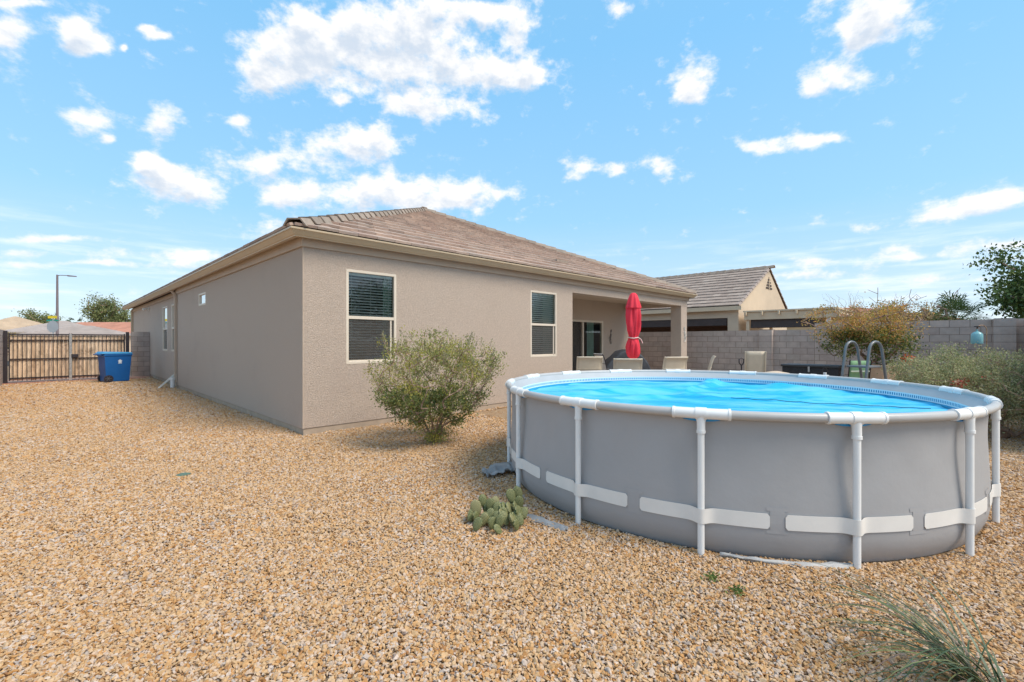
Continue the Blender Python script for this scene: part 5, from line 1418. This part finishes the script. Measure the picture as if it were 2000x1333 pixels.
# ------------------------------------------------------------------ far houses
M_rgrey = mat('grey_far_roof', (.40, .345, .32), .9, .12, .8, ((6, .6, .05),))
M_rterra = mat('terracotta_far_roof', (.55, .27, .19), .9, .15, .8, ((6, .6, .05),))
def far_house(label, cx, cy, L, Wd_, rz, hw, rise, mw, mr, windows=()):
    t = thing('far_house', label, 'house', (cx, cy, 0), rz)
    b = MB(); b.box(-L/2, L/2, -Wd_/2, Wd_/2, 0, hw); b.build('wall', mw, t)
    ov = .4; k = min(L, Wd_)/2
    x, y = L/2+ov, Wd_/2+ov
    b = MB(); rx = max(x-y, .1)
    b.add([(-x, -y, hw), (x, -y, hw), (x, y, hw), (-x, y, hw), (-rx, 0, hw+rise), (rx, 0, hw+rise), (-x, -y, hw-.15), (x, -y, hw-.15), (x, y, hw-.15), (-x, y, hw-.15)],
          [(0, 1, 5, 4), (1, 2, 5), (2, 3, 4, 5), (3, 0, 4), (6, 7, 1, 0), (7, 8, 2, 1), (8, 9, 3, 2), (9, 6, 0, 3), (9, 8, 7, 6)])
    r = b.build('roof', mr, t)
    b = MB(); nrow = 12
    for i in range(nrow):
        f = i/nrow
        for s in (-1, 1):
            yy = s*y*(1-f)-s*.0; hx = x-(x-rx)*f
            b.box(-hx+.1, hx-.1, min(yy, yy-s*.06), max(yy, yy-s*.06), hw+rise*f, hw+rise*f+.05)
    b.build('tile_row', mr, r)
    for (u, z, w, h, kind) in windows:
        q = MB(); q.box(u-w/2, u+w/2, -Wd_/2-.03, -Wd_/2-.005, z, z+h); fr_ = q.build('window' if kind == 'w' else 'garage_door', M_frame, t)
        if kind == 'w':
            q = MB(); q.box(u-w/2+.08, u+w/2-.08, -Wd_/2-.045, -Wd_/2-.031, z+.08, z+h-.08); q.build('pane', M_room, fr_)
    return t
def far(x, z): return at((x-1000)/896*z, z)
wf = R(45-45)
def FH(label, x, z, L, W_, hw, rise, mw, mr, windows=(), rz=R(0)):
    p = far(x, z); return far_house(label, p.x, p.y, L, W_, rz, hw, rise, mw, mr, windows)
FH('far peach house with tan roof at the left edge of view', 30, 64, 9, 9, 2.9, 2.0, M_sand, mat('tan_far_roof', (.50, .38, .27), .9, .12, .8), (), R(5))
FH('far cream house with grey hip roof straight behind the street lamp', 125, 60, 9.5, 9, 2.5, 1.6, M_sand, M_rgrey, ((-3.5, .4, 3.6, 1.9, 'w'), (1.8, 1.0, .8, .9, 'w'), (3.6, 1.0, .8, .9, 'w')), R(-8))
FH('far cream garage wing with low grey roof in front of the terracotta roof', 168, 55, 9, 8, 2.2, 1.1, M_sand, M_rgrey, ((0, .1, 4.8, 2.0, 'g'),), R(-10))
FH('far long house with terracotta tile roof behind the gate', 235, 62, 20, 9, 2.4, 1.6, M_sand, M_rterra, (), R(-45))
FH('far house with terracotta roof past the left end of the street', -170, 58, 14, 9, 2.8, 1.8, M_sand, M_rterra, (), R(-35))
FH('pale yellow house seen under the patio cover beyond the trees', 1595, 34, 13, 8, 2.75, 1.1, mat('pale_yellow_stucco', (.66, .55, .36), .9, .05, 1), M_rterra, ((-4, 1.2, .6, .6, 'w'),), R(-75))

# ------------------------------------------------------------------ street lamp and sign
lp_ = far(112, 45)
t = thing('street_lamp', 'tall thin street lamp with single arm beyond the gate', 'street lamp', lp_, R(-45))
M_lamp = mat('lamp_brown', (.20, .16, .17), .6, .1)
mb = MB(); mb.tube([(0, 0, 0), (0, 0, 7.95)], [.13, .08], 10); mb.build('pole', M_lamp, t, smooth=50)
mb = MB(); mb.tube([(0, 0, 7.85), (.3, 0, 7.90), (1.2, 0, 7.86)], .035, 8); mb.build('arm', M_lamp, t, smooth=50)
mb = MB(); mb.hexa([(1.05, -.12, 7.78), (1.85, -.10, 7.74), (1.85, .10, 7.74), (1.05, .12, 7.78), (1.05, -.09, 7.92), (1.85, -.06, 7.83), (1.85, .06, 7.83), (1.05, .09, 7.92)]); mb.build('lamp_head', M_lamp, t, bevel=.02)
sg = far(103, 29)
t = thing('stop_sign', 'back of an octagonal grey stop sign with green and yellow street name blades', 'street sign', sg, R(-45))
M_galv = mat('sign_back', (.42, .44, .46), .45, .06, 3, metal=.2)
mb = MB(); mb.tube([(0, .03, 0), (0, .03, 2.95)], .03, 8); mb.build('post', M_galv, t, smooth=50)
mb = MB(); mb.prism([(.39*math.cos(R(22.5+45*k)), 0, 2.36+.39*math.sin(R(22.5+45*k))) for k in range(8)], (0, 0, 0), (0, -.006, 0)); mb.build('sign_plate', M_galv, t)
mb = MB(); mb.box(-.42, .34, .02, .03, 2.70, 2.80); mb.build('street_name_blade', mat('sign_green', (.03, .30, .22), .5), t)
mb = MB(); mb.box(-.30, .28, -.01, .0, 2.88, 3.04); mb.build('street_name_blade', mat('sign_yellow', (.80, .62, .03), .5), t)

# ------------------------------------------------------------------ trees
def far_tree(label, x, z, top, w, m, seed, n=90, leaf=.16, cnt=3200, trunk_h=None, name='tree', bot=None, depth=None, spread=.17, rt=.16, barebranch=0, pos=None, rough=.3):
    """top/bot heights in metres, w crown half width"""
    p = pos if pos is not None else far(x, z)
    t = thing(name, label, 'tree', p)
    bot = top*.35 if bot is None else bot
    cz = (top+bot)/2; rz_ = (top-bot)/2
    tg = blob_targets(n, (0, 0, cz), (w, w if depth is None else depth, rz_), seed, .3, bot*.7, rough)
    N, par, r, tips = grow((0, 0, 0), tg, w*.2, rt, .015, .3, seed, trunk=[(0, 0, bot*.4), (.05, 0, bot*.8)])
    branches_mb(N, par, r, 5).build('trunk', M_bark, t, smooth=60)
    leaves_mesh('crown', N[tips], cnt, (w*spread, w*spread, rz_*spread*.9), leaf, m, t, seed, .6, .2)
    return t
GRP = 'trees beyond the yard walls'
far_tree('round olive green tree behind the far peach house', 75, 85, 6.8, 2.6, M_leaf_far, 41, 110, .26, 6500, bot=2, rt=.2)
far_tree('tall green eucalyptus crown over the terracotta roof', 205, 75, 8.2, 2.3, M_leaf_far, 42, 130, .26, 7500, bot=2.8, rt=.25, rough=.5)
far_tree('lower broad tree beside the eucalyptus, next to the house eave', 246, 75, 6.2, 1.9, M_leaf_far, 43, 90, .26, 5000, bot=1.6)
far_tree('yellowish low shrub tree behind the left gate post', 25, 50, 2.3, 1.6, M_leaf_brown, 44, 50, .16, 2500, bot=.5)
def palm(label, p, h, fr_, n, fl_len, m, seed, r=.12, wdt=.035, segs=14, name='palm_tree'):
    t = thing(name, label, 'palm tree', p); rs = random.Random(seed)
    b = MB(); b.tube([(0, 0, 0), (0, 0, h)], [r*1.2, r], 10); b.build('trunk', M_bark, t, smooth=50)
    for i in range(n):
        a = rs.uniform(0, 6.283); el = rs.uniform(-.35, 1.35); L = fl_len*rs.uniform(.5, .75)
        d = Vector((math.cos(a)*math.cos(el), math.sin(a)*math.cos(el), math.sin(el)))
        q = Vector((0, 0, h)); e = q+d*L; b = MB(); b.tube([q, e], .008, 4, caps=False)
        s = d.cross(Vector((0, 0, 1))).normalized(); u = s.cross(d)
        for k in range(segs):
            th_ = R(-100+200*k/(segs-1)); dd = (d*math.cos(th_)+s*math.sin(th_)*.95+u*rs.uniform(-.05, .15)).normalized()
            ln = fl_len*.55*(1-.35*abs(th_)/2)*rs.uniform(.85, 1.1)
            m1 = e+dd*ln*.6; m2 = e+dd*ln+Vector((0, 0, -ln*.22)); sw = dd.cross(u).normalized()*wdt*.5
            b.add([e, m1-sw, m2, m1+sw], [(0, 1, 2, 3)])
        b.build('frond', m, t)
    return t
palm('small fan palm rising behind the block wall right of centre', at(.965*15.2, 15.2), 2.05, 0, 26, 1.0, M_palm, 3)
palm('tiny palm on the skyline left of the peach house', far(20, 95), 4.6, 0, 18, 1.7, M_palm, 4, .2, .12)
palm('tiny palm on the skyline right of the grey roof', far(147, 90), 4.7, 0, 16, 1.6, M_palm, 5, .2, .12)
far_tree('large dark green tree leaning in at the right edge above the wall', 0, 0, 3.95, 1.75, M_leaf_green, 51, 230, .115, 36000, bot=1.7, pos=at(16.75, 13.5), spread=.17, rough=.5)
far_tree('olive brown dense shrub behind the wall beside the autumn tree', 1770, 15.5, 2.65, 1.1, M_leaf_brown, 52, 90, .06, 7500, bot=1.2, spread=.16)
far_tree('green brown shrub behind the wall left of the fan palm', 1812, 16, 2.5, .9, M_leaf_far, 53, 80, .06, 6000, bot=1.2, spread=.16)
far_tree('dark low shrub under the fan palm behind the wall', 1868, 14.6, 2.15, .9, M_leaf_green, 54, 60, .06, 5000, bot=1.1, spread=.16)
far_tree('brown shrub behind the autumn tree above the lower wall', 1695, 15.8, 2.55, .95, M_leaf_brown, 56, 80, .06, 5500, bot=1.1, spread=.16)
# bare tree
p = far(1765, 19); t = thing('bare_tree', 'leafless pale twiggy tree rising above the shrubs behind the wall', 'tree', p)
tg = blob_targets(120, (0, 0, 2.4), (2.1, 2.1, 1.45), 61, .4, 1.2)
N, par, r, tips = grow((0, 0, 0), tg, .22, .035, .005, .35, 61, trunk=[(0, 0, .6), (0, 0, 1.2)])
branches_mb(N, par, r, 4).build('branches', mat('pale_bark', (.30, .25, .22), .9), t)
# tree and house that the windows mirror, just outside the view
far_tree('broad dark tree past the right rear wall, mirrored in the window', 0, 0, 4.7, 2.4, M_leaf_green, 55, 130, .14, 9000, bot=1.6, pos=Vector((13.5, -8.5, 0)), spread=.2)
# distant mountain
mb = MB(); hs = []
for i in range(41):
    a = R(45+20+60*i/40); rr = 1500; hgt = 45+35*noise.noise(Vector((i*.35, 2, 0)))-25*max(0, (10-i)/10)
    hs.append((rr*math.cos(a), rr*math.sin(a), max(hgt, 5)))
vs = [(x, y, 0) for x, y, z in hs]+hs+[(x*1.15, y*1.15, 0) for x, y, z in hs]
n = len(hs)
mb.add(vs, [(i, i+1, n+i+1, n+i) for i in range(n-1)]+[(n+i, n+i+1, 2*n+i+1, 2*n+i) for i in range(n-1)])
props(mb.build('hills', mat('far_hills', (.25, .26, .34), .95, .1, .01)), kind='structure')
